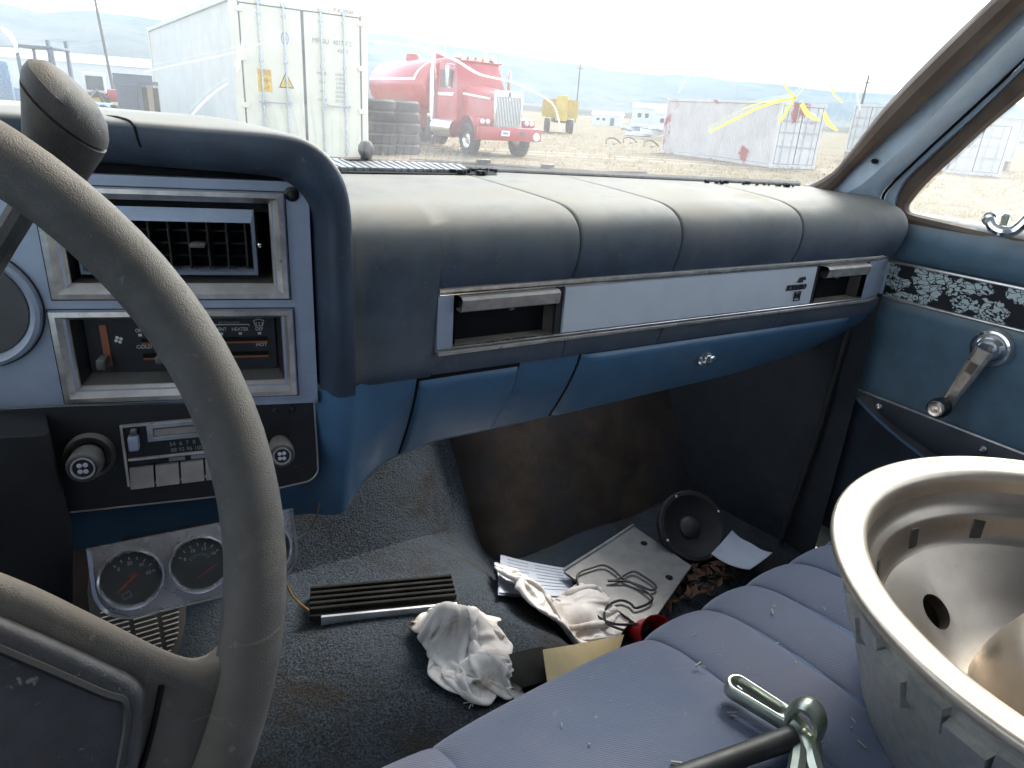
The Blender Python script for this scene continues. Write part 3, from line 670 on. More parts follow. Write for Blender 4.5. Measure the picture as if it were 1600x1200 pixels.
# end cap curving round to the door
rows = []
for k in range(9):
    t = k / 8; x = lerp(.978, 1.052, t); e = -.002 + .018 * t ** 2.2
    rows.append([(x, F(x) + e - .004 + (.0 if 0 < j < 3 else .006), z) for j, z in enumerate((-.2245, -.2225, -.1675, -.1655))])
MB().grid(rows).build('trim_end', 'bezel_silver', dash)
for z in (-.1635, -.2265): 
    MB().tube([(x, F(x) - .004 + .018 * ((x - .978) / .074) ** 2.2, z) for x in [.978 + .074 * k / 8 for k in range(9)]], .0026, 6).build('trim_rail', 'chrome_dusty', dash)
for x0, x1 in ((.329, .447), (.876, .974)):
    w = tbar(x0 + .001, x1 - .001, -.2205, -.1700, -.039, -.034, 'vent_back', 'dark_cavity')
    rows = [[TP(x, -.2212, -.034), TP(x, -.2205, .002)] for x in (x0, (x0 + x1) / 2, x1)]
    MB().grid(rows).build('vent_floor', 'vent_dusty', w)
    for x in (x0 + .0015, x1 - .0015): MB().grid([[TP(x, -.2212, -.034), TP(x, -.2212, .001)], [TP(x, -.168, -.034), TP(x, -.168, .001)]]).build('vent_cheek', 'vent_dusty' if x > x0 + .01 else 'black_plastic', w)
    rows = [[TP(x, -.1690, .001), TP(x, -.1698, .010), TP(x, -.1725, .013), TP(x, -.1835, .0115), TP(x, -.1850, .009), TP(x, -.1800, -.020)] for x in (x0 + .002, lerp(x0, x1, .5), x1 - .003)]
    MB().grid(rows).build('vent_flap', 'chrome_dusty', w, ang=25)
    MB().box(TP(lerp(x0, x1, .62), -.190, -.012), (.007, .004, .008), bev=.0015).build('vent_tab', 'button_grey', w)
# emblem: small flag, script and number box
EF = frame(TP(.829, -.1945, .0042), (1, -.078, 0), (0, 0, 1))
em = text('SILVERADO', .0098, EF @ Matrix.Translation((0, -.001, 0)), 'emblem_script', 'dark_print', tp, depth=.0006, sx=.78, shear=.25, bold=.0004)
e2_ = MB(EF); e2_.add([(0, .0055, .0004), (.011, .0055, .0004), (.011, .0085, .0004), (.017, .0085, .0004), (.014, .0135, .0004), (.002, .0125, .0004)], [[0, 1, 2, 3, 4, 5]]); e2_.build('emblem_flag', 'dark_print', tp, ang=0)
rect_loft(EF, [(-.001, .012, -.0195, -.0065, 0), (-.001, .012, -.0195, -.0065, .0008), (.0003, .0107, -.0182, -.0078, .0008), (.0003, .0107, -.0182, -.0078, 0)], 'emblem_box', 'dark_print', tp)
text('10', .0105, EF @ Matrix.Translation((.0055, -.013, 0)), 'emblem_number', 'dark_print', tp, depth=.0006, bold=.0003)
# ---- defroster grille behind the hood
for i in range(26):
    x0 = .262 + i * .0093
    y0 = .790 - .024 * (i / 26); y1 = WB(x0 + .0) - .004
    g = MB(); zt = -.0775
    sk = -.020
    mb = [(x0 + .0, y0 + .004 * random.random(), zt), (x0 + .0068, y0 + .004 * random.random(), zt), (x0 + .0068 + sk * -.2, y1, zt + .004), (x0 + sk * -.2, y1, zt + .004)]
    if i > 21 and random.random() < .5: continue
    g.add(mb + [(p[0], p[1], p[2] + .0035) for p in mb], [[4, 5, 6, 7], [0, 1, 5, 4], [1, 2, 6, 5], [2, 3, 7, 6], [3, 0, 4, 7]])
    g.build('defroster_slat', 'grille_grey', dash, ang=0)
MB().add([(.255, .782, -.0785), (.505, .757, -.0785), (.515, WB(.515) - .004, -.0745), (.25, WB(.25) - .004, -.0745)], [[0, 1, 2, 3]]).build('defroster_slot', 'dark_cavity', dash, ang=0)
cr = MB()
for i in range(46):
    x = .44 + .065 * random.random() + .02 * random.random(); y = .757 + .05 * random.random(); r = .0022 + .003 * random.random()
    cr.box((x, y, -.077 + r * .3), (r * 2, r * 1.6, r * 1.1), M=Matrix.Translation((x, y, 0)) @ Matrix.Rotation(random.random() * 3, 4, 'Z') @ Matrix.Translation((-x, -y, 0)))
struct(cr.build('crumbled_foam', 'crumbly', dash, ang=0), 'stuff')
# loose crumbs by the right foot of the screen
cr = MB()
for i in range(26):
    x = .80 + .13 * random.random(); y = WB(x) - .010 - .012 * random.random(); r = .001 + .0018 * random.random()
    cr.box((x, y, -.077), (r * 2.4, r * 1.6, r * 2), M=None)
struct(cr.build('foam_crumbs', 'crumbly', dash, ang=0), 'stuff')
# ================================================================= STEERING WHEEL, SHIFTER, COLUMN
n_ = Vector((sin(-.03) * cos(.46), -cos(-.03) * cos(.46), sin(.46)))
SWC = Vector((-.135, .275, -.161)); SWR = .195
_e1 = Vector((0, 0, 1)).cross(n_).normalized(); _e2 = n_.cross(_e1)
SW = frame(SWC, _e1, _e2)
sw = thing('steering_wheel', 'worn grey steering wheel with dusty rim and broad horn pad', 'steering wheel', SWC)
rows = []
for i in range(96):
    a = 2 * pi * i / 96; row = []
    for k in range(16):
        th = 2 * pi * k / 16; rr = .0129 * (1 + .0 * cos(th)); z = .0118 * sin(th)
        if pi < th < 2 * pi: z -= .0015 * abs(sin(12 * a * 2)) * 0
        row.append(((SWR + rr * cos(th)) * cos(a), (SWR + rr * cos(th)) * sin(a), z))
    rows.append(row)
MB(SW).grid(rows, close_u=True, close_v=True).build('rim', 'grip_vinyl', sw)
def slab(poly, z0, z1, bev, name, mt, segs=4, M=SW, dome=0.0, cen=(0, 0)):
    """polygon with rounded upper edge, offset inward properly"""
    n = len(poly); P = [Vector(p) for p in poly]
    area = sum(P[i].x * P[(i + 1) % n].y - P[(i + 1) % n].x * P[i].y for i in range(n)); sg = 1 if area > 0 else -1
    nor = []
    for i in range(n):
        a = (P[i] - P[i - 1]).normalized(); b_ = (P[(i + 1) % n] - P[i]).normalized(); t = (a + b_).normalized(); nor.append(Vector((-t.y, t.x)) * sg)
    rings = [[(p.x, p.y, z0) for p in P]]
    for k in range(segs + 1):
        th = pi / 2 * k / segs; d_ = bev * (1 - cos(th)); z = z1 - bev + bev * sin(th)
        rings.append([(p.x + q.x * d_, p.y + q.y * d_, z) for p, q in zip(P, nor)])
    m_ = MB(M); m_.grid(rings, close_u=True); b0 = len(m_.v) - n
    m_.f += [[b0 + k for k in range(n)]]
    return m_.build(name, mt, sw if M is SW else None, ang=45)
def smooth2(pts, n=5): 
    P = [Vector((p[0], p[1], 0)) for p in pts]; P = [P[-1]] + P + [P[0], P[1]]
    o = crom(P, n); return [(q.x, q.y) for q in o[n:-n - 1]]
# spokes: delta shaped arms sloping down to the rim, one either side
for s_ in (1, -1):
    top = crom([(.02, .045, 0), (.07, .018, 0), (.108, -.010, 0), (.133, -.034, 0), (.155, -.056, 0), (.166, -.0625, 0), (.176, -.058, 0), (.186, -.042, 0)], 4)
    bot = crom([(.186, -.085, 0), (.176, -.098, 0), (.160, -.112, 0), (.13, -.120, 0), (.07, -.115, 0), (.02, -.11, 0)], 4)
    poly = [(s_ * p.x, p.y) for p in top + bot]
    slab(poly, -.010, .006, .005, 'spoke', 'grip_vinyl')
pad = [(-.146, -.060), (-.105, -.021), (-.065, .015), (-.02, .037), (.02, .037), (.065, .015), (.105, -.021), (.132, -.047), (.144, -.061), (.142, -.074), (.134, -.094), (.10, -.110), (0, -.117), (-.10, -.110), (-.136, -.09)]
slab(smooth2(pad, 4), -.01, .0125, .004, 'horn_pad', 'pad_horn')
for off_, w_ in ((.0, .0018), (.015, .0012)):
    q = [(x + off_ * .9, y - off_ * .25, .0125 - .0065 * (off_ > 0)) for x, y in ((.137, -.060), (.131, -.076), (.123, -.092), (.112, -.104))]
    if off_: MB(SW).tube(crom(q, 4), w_, 6).build('pad_groove', 'dark_cavity', sw)
hpE = crom([(.00, .033, .0133), (.060, .0120, .0133), (.100, -.0235, .0133), (.130, -.0525, .0133), (.138, -.061, .0130), (.134, -.078, .0130), (.127, -.096, .0130)], 5)
MB(SW).tube([Vector((p.x, p.y - .004, p.z - .0012)) for p in hpE], .0018, 6).build('pad_seam', 'black_plastic', sw)
col = thing('steering_column', 'dark steering column behind the wheel', 'steering column', SWC - n_ * .2)
MB().lathe([(.030, -.012), (.033, -.03), (.048, -.05), (.050, -.16), (.044, -.28), (.036, -.42), (.034, -.55)], 24, SW).build('shroud', 'black_plastic', col)
MB().lathe([(.024, -.006), (.026, -.02), (.03, -.03)], 20, SW).build('hub', 'black_plastic', col)
# column shifter: lever up to a flared knob
kn = ony(96, 178, .375)
kT = ony(118, 132, .375); kB = ony(75, 250, .385)
ax = (onz(0, 0, -1) * 0 + kT - kB).normalized()
KA = frame(kB, ax.orthogonal(), ax.cross(ax.orthogonal()))
sh = thing('gear_shifter', 'grey flared shifter knob on a column lever above the steering wheel rim', 'gear shifter', kB)
axL = (ony(142, 118, .36) - ony(62, 268, .385)); 
def knob_axis():
    p0 = ony(84, 274, .385); p1 = ony(104, 172, .372); return p0, (p1 - p0)
p0, v0 = knob_axis(); Lk = v0.length; ez = v0.normalized(); ex = (Vector((1, 0, 0)) - ez * ez.x).normalized()
KM = Matrix((ex, ez.cross(ex), ez)).transposed().to_4x4(); KM.translation = p0
# the cap is cut on a slant: shear the top rings
prof = [(.0085, 0), (.0095, .012), (.0120, .024), (.0160, .036), (.0195, .044), (.0208, .0475), (.0200, .0485), (.0212, .0495), (.0206, .0535), (.0175, .0575), (.010, .0595), (0, .060)]
prof = [(.0115, -.014), (.0120, -.004), (.0132, .006), (.0148, .015), (.0163, .023), (.0174, .0285), (.0176, .0295), (.0160, .0302), (.0177, .0312), (.0175, .0350), (.0160, .0395), (.0115, .0435), (.006, .0452), (0, .0457)]
rows = [[(r * cos(2 * pi * k / 28), r * sin(2 * pi * k / 28), z - .55 * sstep(-.006, .026, z) * r * cos(2 * pi * k / 28)) for k in range(28)] for r, z in prof]
m_ = MB(KM); m_.grid(rows[:8], close_u=True); m_.build('knob', 'grip_vinyl', sh)
m_ = MB(KM); m_.grid(rows[7:], close_u=True); m_.build('knob_cap', 'grip_vinyl', sh)
lev = [p0 + ez * .006, ony(58, 290, .39), ony(22, 350, .40), ony(-30, 440, .42), SWC - n_ * .11 + Vector((.03, 0, .0))]
MB().tube(crom(lev, 5), .0062, 10).build('lever', 'grip_vinyl', sh)

# ================================================================= GAUGE POD
GP = frame((0, .58, -.40), (cos(.12), -sin(.12), 0), (0, .45, 1))
gp = thing('gauge_panel', 'chrome panel with round gauges hanging under the dash', 'gauge panel', GP @ Vector((.08, .045, -.01)))
def stad(x0, x1, y0, y1, r):
    P = [(x0, y1), (x0, y0 + r)] + [(x0 + r - r * cos(a), y0 + r - r * sin(a)) for a in [k * pi / 16 for k in range(1, 9)]] + [(x1 - r, y0)] + [(x1 - r + r * sin(a), y0 + r - r * cos(a)) for a in [k * pi / 16 for k in range(1, 9)]] + [(x1, y1)]
    return P[::-1]
poly = stad(-.004, .166, -.033, .034, .030)
MB(GP).prism(poly, -.002, 0).build('plate', 'gauge_plate', gp, ang=20)
rows = [[(*p, -.03) for p in poly], [(*p, .002) for p in poly], [(p[0] * 1.0, p[1], .0035) for p in poly], [((p[0] - .08) * .965 + .08, (p[1] + .004) * .95 - .004, .0028) for p in poly], [((p[0] - .08) * .955 + .08, (p[1] + .004) * .935 - .004, 0) for p in poly]]
MB(GP).grid(rows).build('rolled_edge', 'chrome', gp, ang=30)
for k, (x, lo) in enumerate(((.026, 3), (.0805, 1), (.135, 2))):
    y = .001
    G = GP @ Matrix.Translation((x, y, 0))
    g = MB().lathe([(.0262, 0), (.0262, .0055), (.0255, .0070), (.0240, .0072), (.0222, .0050), (.0218, .0020)], 40, G).build('gauge', 'chrome', gp)
    MB().lathe([(.0222, .0018), (0, .0018)], 40, G).build('face', 'gauge_face', g)
    for j in range(7):
        a = radians(150 - 20 * j) - (.35 if k == 0 else 0)
        MB(G).tube([(.0165 * cos(a), .0165 * sin(a), .0024), (.0190 * cos(a), .0190 * sin(a), .0024)], .0005, 4).build('tick', 'white_print', g)
        if j % 2 == 0: text(('0 20 40 60'.split() if k == 0 else '8 10 12 14'.split() if k == 1 else '100 160 220 280'.split())[j // 2], .0042, G @ Matrix.Translation((.0135 * cos(a), .0135 * sin(a), .0022)), 'number', 'white_print', g)
    if k == 1:
        for j in range(9):
            a = radians(140 - 12.5 * j); MB(G).tube([(.0085 * cos(a), .0085 * sin(a) - .001, .0024), (.0108 * cos(a), .0108 * sin(a) - .001, .0024)], .0004, 4).build('tick', 'green_print', g)
    an = (radians(218), radians(28), radians(70))[k]
    MB(G).tube([(-.004 * cos(an), -.004 * sin(an) - (.010 if k == 1 else 0), .0032), (.015 * cos(an), .015 * sin(an) - (.010 if k == 1 else 0), .0032)], [.0012 if k == 0 else .0006, .0004], 5).build('needle', 'red_print', g)
    if k == 0: text('OIL', .0046, G @ Matrix.Translation((.002, .0028, .0024)), 'lettering', 'red_print', g); rect_loft(G @ Matrix.Rotation(.35, 4, 'Z'), [(-.013, -.006, -.013, -.008, .0022), (-.013, -.006, -.013, -.008, .0026), (-.0125, -.0065, -.0125, -.0085, .0026), (-.0125, -.0065, -.0125, -.0085, .0022)], 'mark', 'grey_print', g)
    MB().lathe([(.0222, .0052), (.012, .0060), (0, .0062)], 32, G).build('glass', 'clear_glass', g)
# bracket to the dash
MB(GP).box((.08, .030, -.020), (.12, .004, .03), bev=.0005).build('bracket', 'black_plastic', gp)
# wires
def wire(pts, r, mt, lab, name='loose_wire'):
    o = MB().tube(crom(pts, 6), r, 6).build(name, mt); return tag(o, lab, 'wire')
wire([ony(500, 785, .60), ony(492, 815, .60), ony(478, 832, .60), ony(462, 842, .59), ony(440, 852, .585)], .0010, 'wire_tan', 'thin tan wire looping from the dash to the gauge panel')
wire([ony(445, 800, .60), ony(447, 850, .60), ony(445, 900, .61), ony(455, 928, .62), ony(470, 944, .63), on_floor(485, 955, .004)], .0014, 'wire_yellow', 'yellow wire hanging from the gauge panel down to the carpet')
# ================================================================= PEDAL
PF = frame((.035, .735, -.565), (1, -.05, 0), (.15, .55, .83))
pd = thing('accelerator_pedal', 'ribbed rubber pedal below the gauge panel', 'pedal', (.035, .75, -.64))
ppoly = smooth2([(-.045, -.075), (-.02, -.085), (.015, -.070), (.040, -.03), (.050, .02), (.048, .06), (.03, .075), (-.04, .075)], 4)
MB(PF).prism(ppoly, -.012, 0, bev=.003).build('pad', 'black_rubber', pd)
for k in range(26):
    y = -.072 + k * .0056
    xr = interp([-.085, -.07, -.03, .02, .06, .075], [-.01, .008, .036, .046, .044, .03], y)
    segs_ = [(-.038, -.012), (-.008, .016), (.020, .05)]
    for a, b_ in segs_:
        b_ = min(b_, xr - .002)
        if b_ - a > .004: MB(PF).box(((a + b_) / 2, y, .001), (b_ - a, .0026, .003), bev=.0008, seg=1).build('rib', 'knob_grey', pd)
MB().tube([PF @ Vector((0, .03, -.01)), PF @ Vector((0, .06, -.05)), (.02, .90, -.45)], .006, 8).build('pedal_arm', 'black_plastic', pd)
# ================================================================= DOORS
DF = frame((DOORX, 0, 0), (0, -1, 0), (0, 0, 1))
dr = thing('passenger_door', 'blue vinyl passenger door with printed strip, window crank and map pocket', 'door', (DOORX, 0, -.70))
U0, U1 = -.553, .62
us = [U0 + (U1 - U0) * k / 40 for k in range(41)]
# cushioned sill under the window, rolling out then in to the strip
sill = [(-.104, -.030), (-.106, -.012), (-.112, .000), (-.124, .008), (-.140, .011), (-.156, .009), (-.168, .004), (-.173, -.002), (-.176, -.006)]
MB(DF).grid([[(u, z, o) for u in us] for z, o in sill]).build('window_sill', 'door_vinyl', dr)
MB(DF).tube([(u, -.1765, .0005) for u in us], .0022, 6).build('strip_edging', 'chrome_dusty', dr)
MB(DF).box(((U0 + U1) / 2 + .02, -.203, -.002), (U1 - U0 - .03, .050, .004)).build('printed_strip', 'scroll_print', dr, ang=0, label='black strip printed with pale scroll shapes')
MB(DF).tube([(u, -.2305, .0003) for u in us], .0018, 6).build('strip_edging', 'chrome_dusty', dr)
rows = [[(u, z, o + .003 * sin(3 * u) * sstep(-.23, -.3, z)) for u in us] for z, o in ((-.231, -.003), (-.236, .001), (-.25, .003), (-.30, .003), (-.36, .002), (-.42, .001), (-.52, 0), (-.60, -.004), (-.70, -.012))]
MB(DF).grid(rows).build('door_panel', 'door_vinyl', dr)
# map pocket: dark bag whose mouth dips in the middle
pb = MB(DF); rows = []
for k in range(33):
    u = -.52 + .62 * k / 32; s_ = k / 32
    ztop = -.385 - .012 * s_ - .0 * s_
    mouth = ztop - .062 * sin(pi * min(1, s_ * 1.15)) ** .8 if s_ < .87 else ztop - .01
    rows.append([(u, ztop, .003), (u, ztop - .003, .006), (u, mouth, .008), (u, mouth - .004, .028 * sin(pi * s_) + .012), (u, -.55, .030 * sin(pi * s_) + .012), (u, -.64, .006)])
pk = pb.grid(rows).build('map_pocket', 'pocket_vinyl', dr, ang=60)
MB(DF).tube([(r[3][0], r[3][1] + .001, r[3][2] + .001) for r in rows], .0022, 6).build('pocket_piping', 'blue_metal', pk)
MB(DF).tube([(r[0][0], r[0][1], r[0][2] + .001) for r in rows], .0018, 6).build('pocket_top_edge', 'chrome_dusty', pk)
for px, py in ((1372, 636), (1535, 703)):
    p = onx(px, py, 1.06); MB().lathe([(0, .004), (.003, .0035), (.005, .001), (.0055, 0)], 12, DF @ Matrix.Translation((-p.y, p.z, .008))).build('pocket_screw', 'chrome', pk)
# window crank
cb = Vector((-.351, -.262)); ck = Vector((-.374, -.352))
cr_ = MB().lathe([(.0275, 0), (.0275, .004), (.0245, .009), (.0215, .010), (.020, .014), (.015, .018), (.014, .022), (.010, .026), (0, .027)], 36, DF @ Matrix.Translation((cb.x, cb.y, .003))).build('window_crank', 'chrome', dr)
dv = (ck - cb).normalized(); sv = Vector((-dv.y, dv.x)); L_ = (ck - cb).length
arm = MB(DF); rows = []
for k in range(9):
    t = k / 8; c_ = cb + dv * (L_ * t); w = lerp(.0125, .0075, t); z = lerp(.028, .030, t); th = .006
    rows.append([(*(c_ - sv * w), z - th), (*(c_ - sv * w), z), (*(c_ - sv * w * .6), z + .003), (*(c_ + sv * w * .6), z + .003), (*(c_ + sv * w), z), (*(c_ + sv * w), z - th)])
arm.grid(rows, close_u=True); arm.f += [list(range(6)), [48 + k for k in range(6)]]; arm.build('crank_arm', 'chrome_dusty', cr_, ang=25)
MB(DF).prism([tuple(cb + dv * (L_ * t) + sv * w) for t, w in ((.22, -.006), (.86, -.004), (.86, .004), (.22, .006))], .0305, .0318).build('arm_inlay', 'crank_dirty', cr_, ang=0)
KF = DF @ Matrix.Translation((ck.x, ck.y, .032))
MB().lathe([(.008, 0), (.009, .006), (.0135, .010), (.0145, .018), (.0140, .026), (.0125, .029)], 24, KF).build('crank_knob', 'rod_black', cr_)
MB().lathe([(.0120, .0285), (.0110, .031), (.009, .0315), (0, .0305)], 24, KF).build('knob_cap', 'chrome', cr_)
# window frame, weatherstrip, glass
wi = [(1600, 146), (1540, 199), (1495, 242), (1450, 285), (1426, 312), (1419, 324), (1424, 335), (1440, 341), (1490, 352), (1544, 364), (1600, 376), (1680, 394)]
wo = [(1600, 109), (1530, 176), (1478, 224), (1428, 269), (1407, 298), (1399, 322), (1402, 340), (1420, 350), (1470, 364), (1530, 377), (1600, 392), (1680, 411)]
wi = [(1730, 30)] + wi; wo = [(1730, -15)] + wo
I_ = crom([onx(*p, 1.085) for p in wi], 5); O_ = crom([onx(*p, 1.066) for p in wo], 5)
MB().tube([lerp(a, b_, .5) for a, b_ in zip(I_, O_)], [max(.006, .47 * (a - b_).length) for a, b_ in zip(I_, O_)], 10).build('weatherstrip', 'rust_rubber', dr)
D3 = crom([onx(p[0] + 3, p[1], 1.056) for p in dR[2:]][::-1] , 4); O3 = [q for q in O_]
fr = MB()
ee = [Vector((1.062, p.y, p.z)) for p in crom([onx(*p, 1.055) for p in [(1728, -50), (1600, 92), (1520, 168), (1440, 242), (1386, 296), (1378, 318), (1380, 345)]], 4)]
ff = [Vector((1.064, p.y, p.z)) for p in crom([onx(*p, 1.066) for p in [(1730, -15), (1600, 109), (1530, 176), (1428, 269), (1407, 298), (1399, 322), (1402, 342)]], 4)]
fr.grid([ee, [p + Vector((-.004, 0, 0)) for p in ff], [p + Vector((.012, 0, 0)) for p in ff]]).build('window_frame', 'pillar_paint', dr)
MB().tube([p + Vector((-.002, .002, 0)) for p in ee], .0022, 6).build('frame_gap', 'dark_cavity', dr)
gz = [(.53, -.115), (.60 - .05, -.10)]
MB().add([(1.088, .54, -.118), (1.088, -.60, -.118), (1.06, -.60, .36), (1.06, .20, .36)], [[0, 1, 2, 3]]).build('window_glass', 'side_glass', dr, ang=0)
MB().box((1.07, -.2, .385), (.05, 1.0, .05), bev=.01).build('window_top_rail', 'pillar_paint', dr)
# vent-window latch
q = onx(1570, 352, 1.055)
lt = MB().tube(crom([q + Vector((0, .018, .004)), q + Vector((-.006, .010, -.004)), q + Vector((-.008, -.002, -.008)), q + Vector((-.004, -.014, -.004)), q + Vector((0, -.024, .014))], 5), [.0072] * 21, 10).build('vent_latch', 'chrome', dr)
MB().lathe([(.0085, -.004), (.009, .004), (.006, .007), (0, .0075)], 18, DF @ Matrix.Translation((-q.y - .020, q.z + .005, .012))).build('latch_boss', 'chrome', lt)
MB().lathe([(.0055, 0), (.006, .012), (.004, .015), (0, .0155)], 14, frame(q + Vector((-.002, .0, .0)), (1, 0, 0), (0, 1, 0))).build('latch_post', 'zinc', lt)
# outside skin so that light does not leak round the panels
MB().box((1.105, 0.02, -.40), (.012, 1.24, .56)).build('outer_skin', 'pillar_paint', dr, ang=0)
dd = thing('driver_door', 'blue driver door outside the left edge of the picture', 'door', (2 * CX - DOORX, 0, -.70))
xd = 2 * CX - DOORX
MB().box((xd, .0, -.405), (.03, 1.24, .56), bev=.004).build('door_panel', 'door_vinyl', dd)
MB().add([(xd, .54, -.118), (xd, -.60, -.118), (xd + .03, -.60, .36), (xd + .03, .20, .36)], [[0, 1, 2, 3]]).build('window_glass', 'side_glass', dd, ang=0)
MB().box((xd + .02, -.2, .385), (.05, 1.0, .05), bev=.01).build('window_top_rail', 'pillar_paint', dd)
for xx in (xd + .02, 1.06): MB().box((xx, -.68, .13), (.05, .14, .56), bev=.01).build('rear_post', 'pillar_paint', dd if xx < 0 else dr)

# ================================================================= BENCH SEAT
st = thing('bench_seat', 'blue pleated velour bench seat strewn with dry crumbs', 'bench seat', (CX, 0, -.70))
SY = [(.30, -.70), (.325, -.60), (.352, -.53), (.357, -.495), (.351, -.472), (.334, -.456), (.305, -.447), (.26, -.442), (.20, -.440), (.10, -.442), (0, -.447), (-.12, -.455), (-.26, -.462)]
SP = crom([(0, y, z) for y, z in SY], 4)
def cushion(x0, x1, h, name='seat_panel'):
    rows = []; n = 14; xm = (x0 + x1) / 2; hw = (x1 - x0) / 2
    for k in range(n + 1):
        u = -cos(pi * k / n); x = xm + hw * u; e = h * (1 - (1 - u ** 2) ** .5) if h else 0
        row = []
        for i, p in enumerate(SP):
            t = (SP[min(i + 1, len(SP) - 1)] - SP[max(i - 1, 0)]).normalized(); nr = Vector((0, -t.z, t.y))
            if nr.z < -.2 or (abs(nr.z) < .3 and nr.y < 0): nr = -nr
            w = 1.0
            w = 1 + .45 * mnoise.noise(Vector((x * 3, p.y * 38, 4.2)))
            row.append(Vector((x, p.y, p.z)) - nr * e * w + Vector((0, 0, .0022 * mnoise.noise(Vector((x * 9, p.y * 9, 2))))))
        rows.append(row)
    return MB().grid(rows).build(name, 'velour', st, ang=70)
seams = [-.53, -.33, -.255, -.18, -.105, .0, .197, .431, .515, .588, .667, .742, .818, .895, 1.035]
for a, b_ in zip(seams[:-1], seams[1:]):
    cushion(a, b_, .0075 if b_ - a < .1 else .0065)
MB().grid([[Vector((x, p.y, p.z)) + Vector((0, -.006, -.0055)) for p in SP] for x in (-.53, 1.035)]).build('seam_backing', 'seat_edge', st)
bk = MB(); bk.box((CX - .005, -.45, -.20), (1.56, .16, .62), M=Matrix.Translation((0, 0, 0)), bev=.04, seg=4); bk.build('backrest', 'velour', st)
MB().tube([(x, .358, -.508) for x in (-.53, -.1, .3, .7, 1.03)], .004, 6).build('piping', 'seat_edge', st)
def seatz(y): 
    for a, b_ in zip(SP[:-1], SP[1:]):
        if b_.y <= y <= a.y and a.z < -.39: 
            if abs(a.y - b_.y) > 1e-6: return lerp(a.z, b_.z, (a.y - y) / (a.y - b_.y))
    return -.445
cb_ = MB()
for i in range(210):
    x = .25 + .75 * random.random(); y = -.02 + .33 * random.random(); r = random.choice((.0004, .0005, .0006, .0010))
    L2 = r * random.choice((1.5, 2, 2, 8)) 
    cb_.box((0, 0, 0), (L2, r * 1.2, r), M=Matrix.Translation((x, y, seatz(y) + .0015)) @ Matrix.Rotation(random.random() * 3.1, 4, 'Z'))
c_ = cb_.build('seat_crumbs', 'crumb', ang=0); struct(c_, 'stuff'); c_['label'] = 'pale crumbs and bits of straw scattered on the seat'

# ================================================================= ALLOY WHEEL ON THE SEAT
wc = Vector((.598, .052, -.288)); tiltn = Vector((-.038, -.012, 1)).normalized()
ex = Vector((1, 0, 0)); ex = (ex - tiltn * tiltn.dot(ex)).normalized()
WM = Matrix((ex, tiltn.cross(ex), tiltn)).transposed().to_4x4(); WM.translation = wc
aw = thing('alloy_wheel', 'bare cast alloy wheel lying on the passenger seat', 'wheel rim', wc - tiltn * .155)
MB().lathe([(.2060, -.0075), (.2070, -.0045), (.2070, -.0018), (.2058, .0), (.2040, .0006), (.1995, .0006), (.1985, -.0002), (.1975, -.0004), (.1850, -.0022), (.1815, -.0036), (.1795, -.0065), (.1785, -.012), (.178, -.022)], 96, WM).build('flange', 'alloy_lip', aw, ang=60)
MB().lathe([(.178, -.022), (.1755, -.030), (.172, -.036), (.1675, -.0385), (.166, -.042), (.164, -.052), (.161, -.062), (.157, -.067), (.152, -.070)], 96, WM).build('barrel', 'alloy', aw, ang=60)
outp = [(.2060, -.0075), (.2005, -.011), (.190, -.018), (.1845, -.026), (.181, -.045), (.176, -.070), (.168, -.100), (.158, -.132), (.150, -.150), (.140, -.158), (.10, -.162)]
MB().lathe(outp, 96, WM).build('outer_shell', 'alloy_cast', aw, ang=50)
# dished centre with real round holes (boolean on a scratch mesh)
dbm = bmesh.new()
def lathe_bm(prof, n):
    rows = [[dbm.verts.new((r * cos(2 * pi * k / n), r * sin(2 * pi * k / n), z)) for k in range(n)] for r, z in prof]
    for i in range(len(rows)):
        for k in range(n): dbm.faces.new((rows[i][k], rows[i][(k + 1) % n], rows[(i + 1) % len(rows)][(k + 1) % n], rows[(i + 1) % len(rows)][k]))
lathe_bm([(.156, -.066), (.148, -.071), (.120, -.094), (.100, -.110), (.088, -.114), (.060, -.115), (.060, -.126), (.095, -.126), (.125, -.105), (.158, -.078)], 72)
bmesh.ops.recalc_face_normals(dbm, faces=dbm.faces[:])
dme = bpy.data.meshes.new('d'); dbm.to_mesh(dme); dbm.free(); dob = bpy.data.objects.new('d', dme); COL.objects.link(dob)
cbm = bmesh.new()
for k in range(5):
    a = radians(92) + k * 2 * pi / 5
    bmesh.ops.create_cone(cbm, cap_ends=True, segments=28, radius1=.0152, radius2=.0152, depth=.06, matrix=Matrix.Rotation(a, 4, 'Z') @ Matrix.Translation((.119, 0, -.0955)) @ Matrix.Rotation(-radians(40), 4, 'Y'))
cme = bpy.data.meshes.new('c'); cbm.to_mesh(cme); cbm.free(); cob = bpy.data.objects.new('c', cme); COL.objects.link(cob)
md = dob.modifiers.new('b', 'BOOLEAN'); md.operation = 'DIFFERENCE'; md.object = cob; md.solver = 'EXACT'
bpy.context.view_layer.update()
res = bpy.data.meshes.new_from_object(dob.evaluated_get(bpy.context.evaluated_depsgraph_get()))
mb = MB(); mb.add([v.co.copy() for v in res.vertices], [list(p.vertices) for p in res.polygons], WM); mb.build('disc', 'alloy', aw, ang=40)
for o_ in (dob, cob): bpy.data.objects.remove(o_)
for m0 in (dme, cme, res): bpy.data.meshes.remove(m0)
MB().lathe([(.082, -.116), (.079, -.100), (.0735, -.080), (.066, -.062), (.059, -.0525), (.050, -.0485), (.025, -.047), (0, -.0465)], 48, WM).build('hub_boss', 'alloy_lip', aw, ang=40)
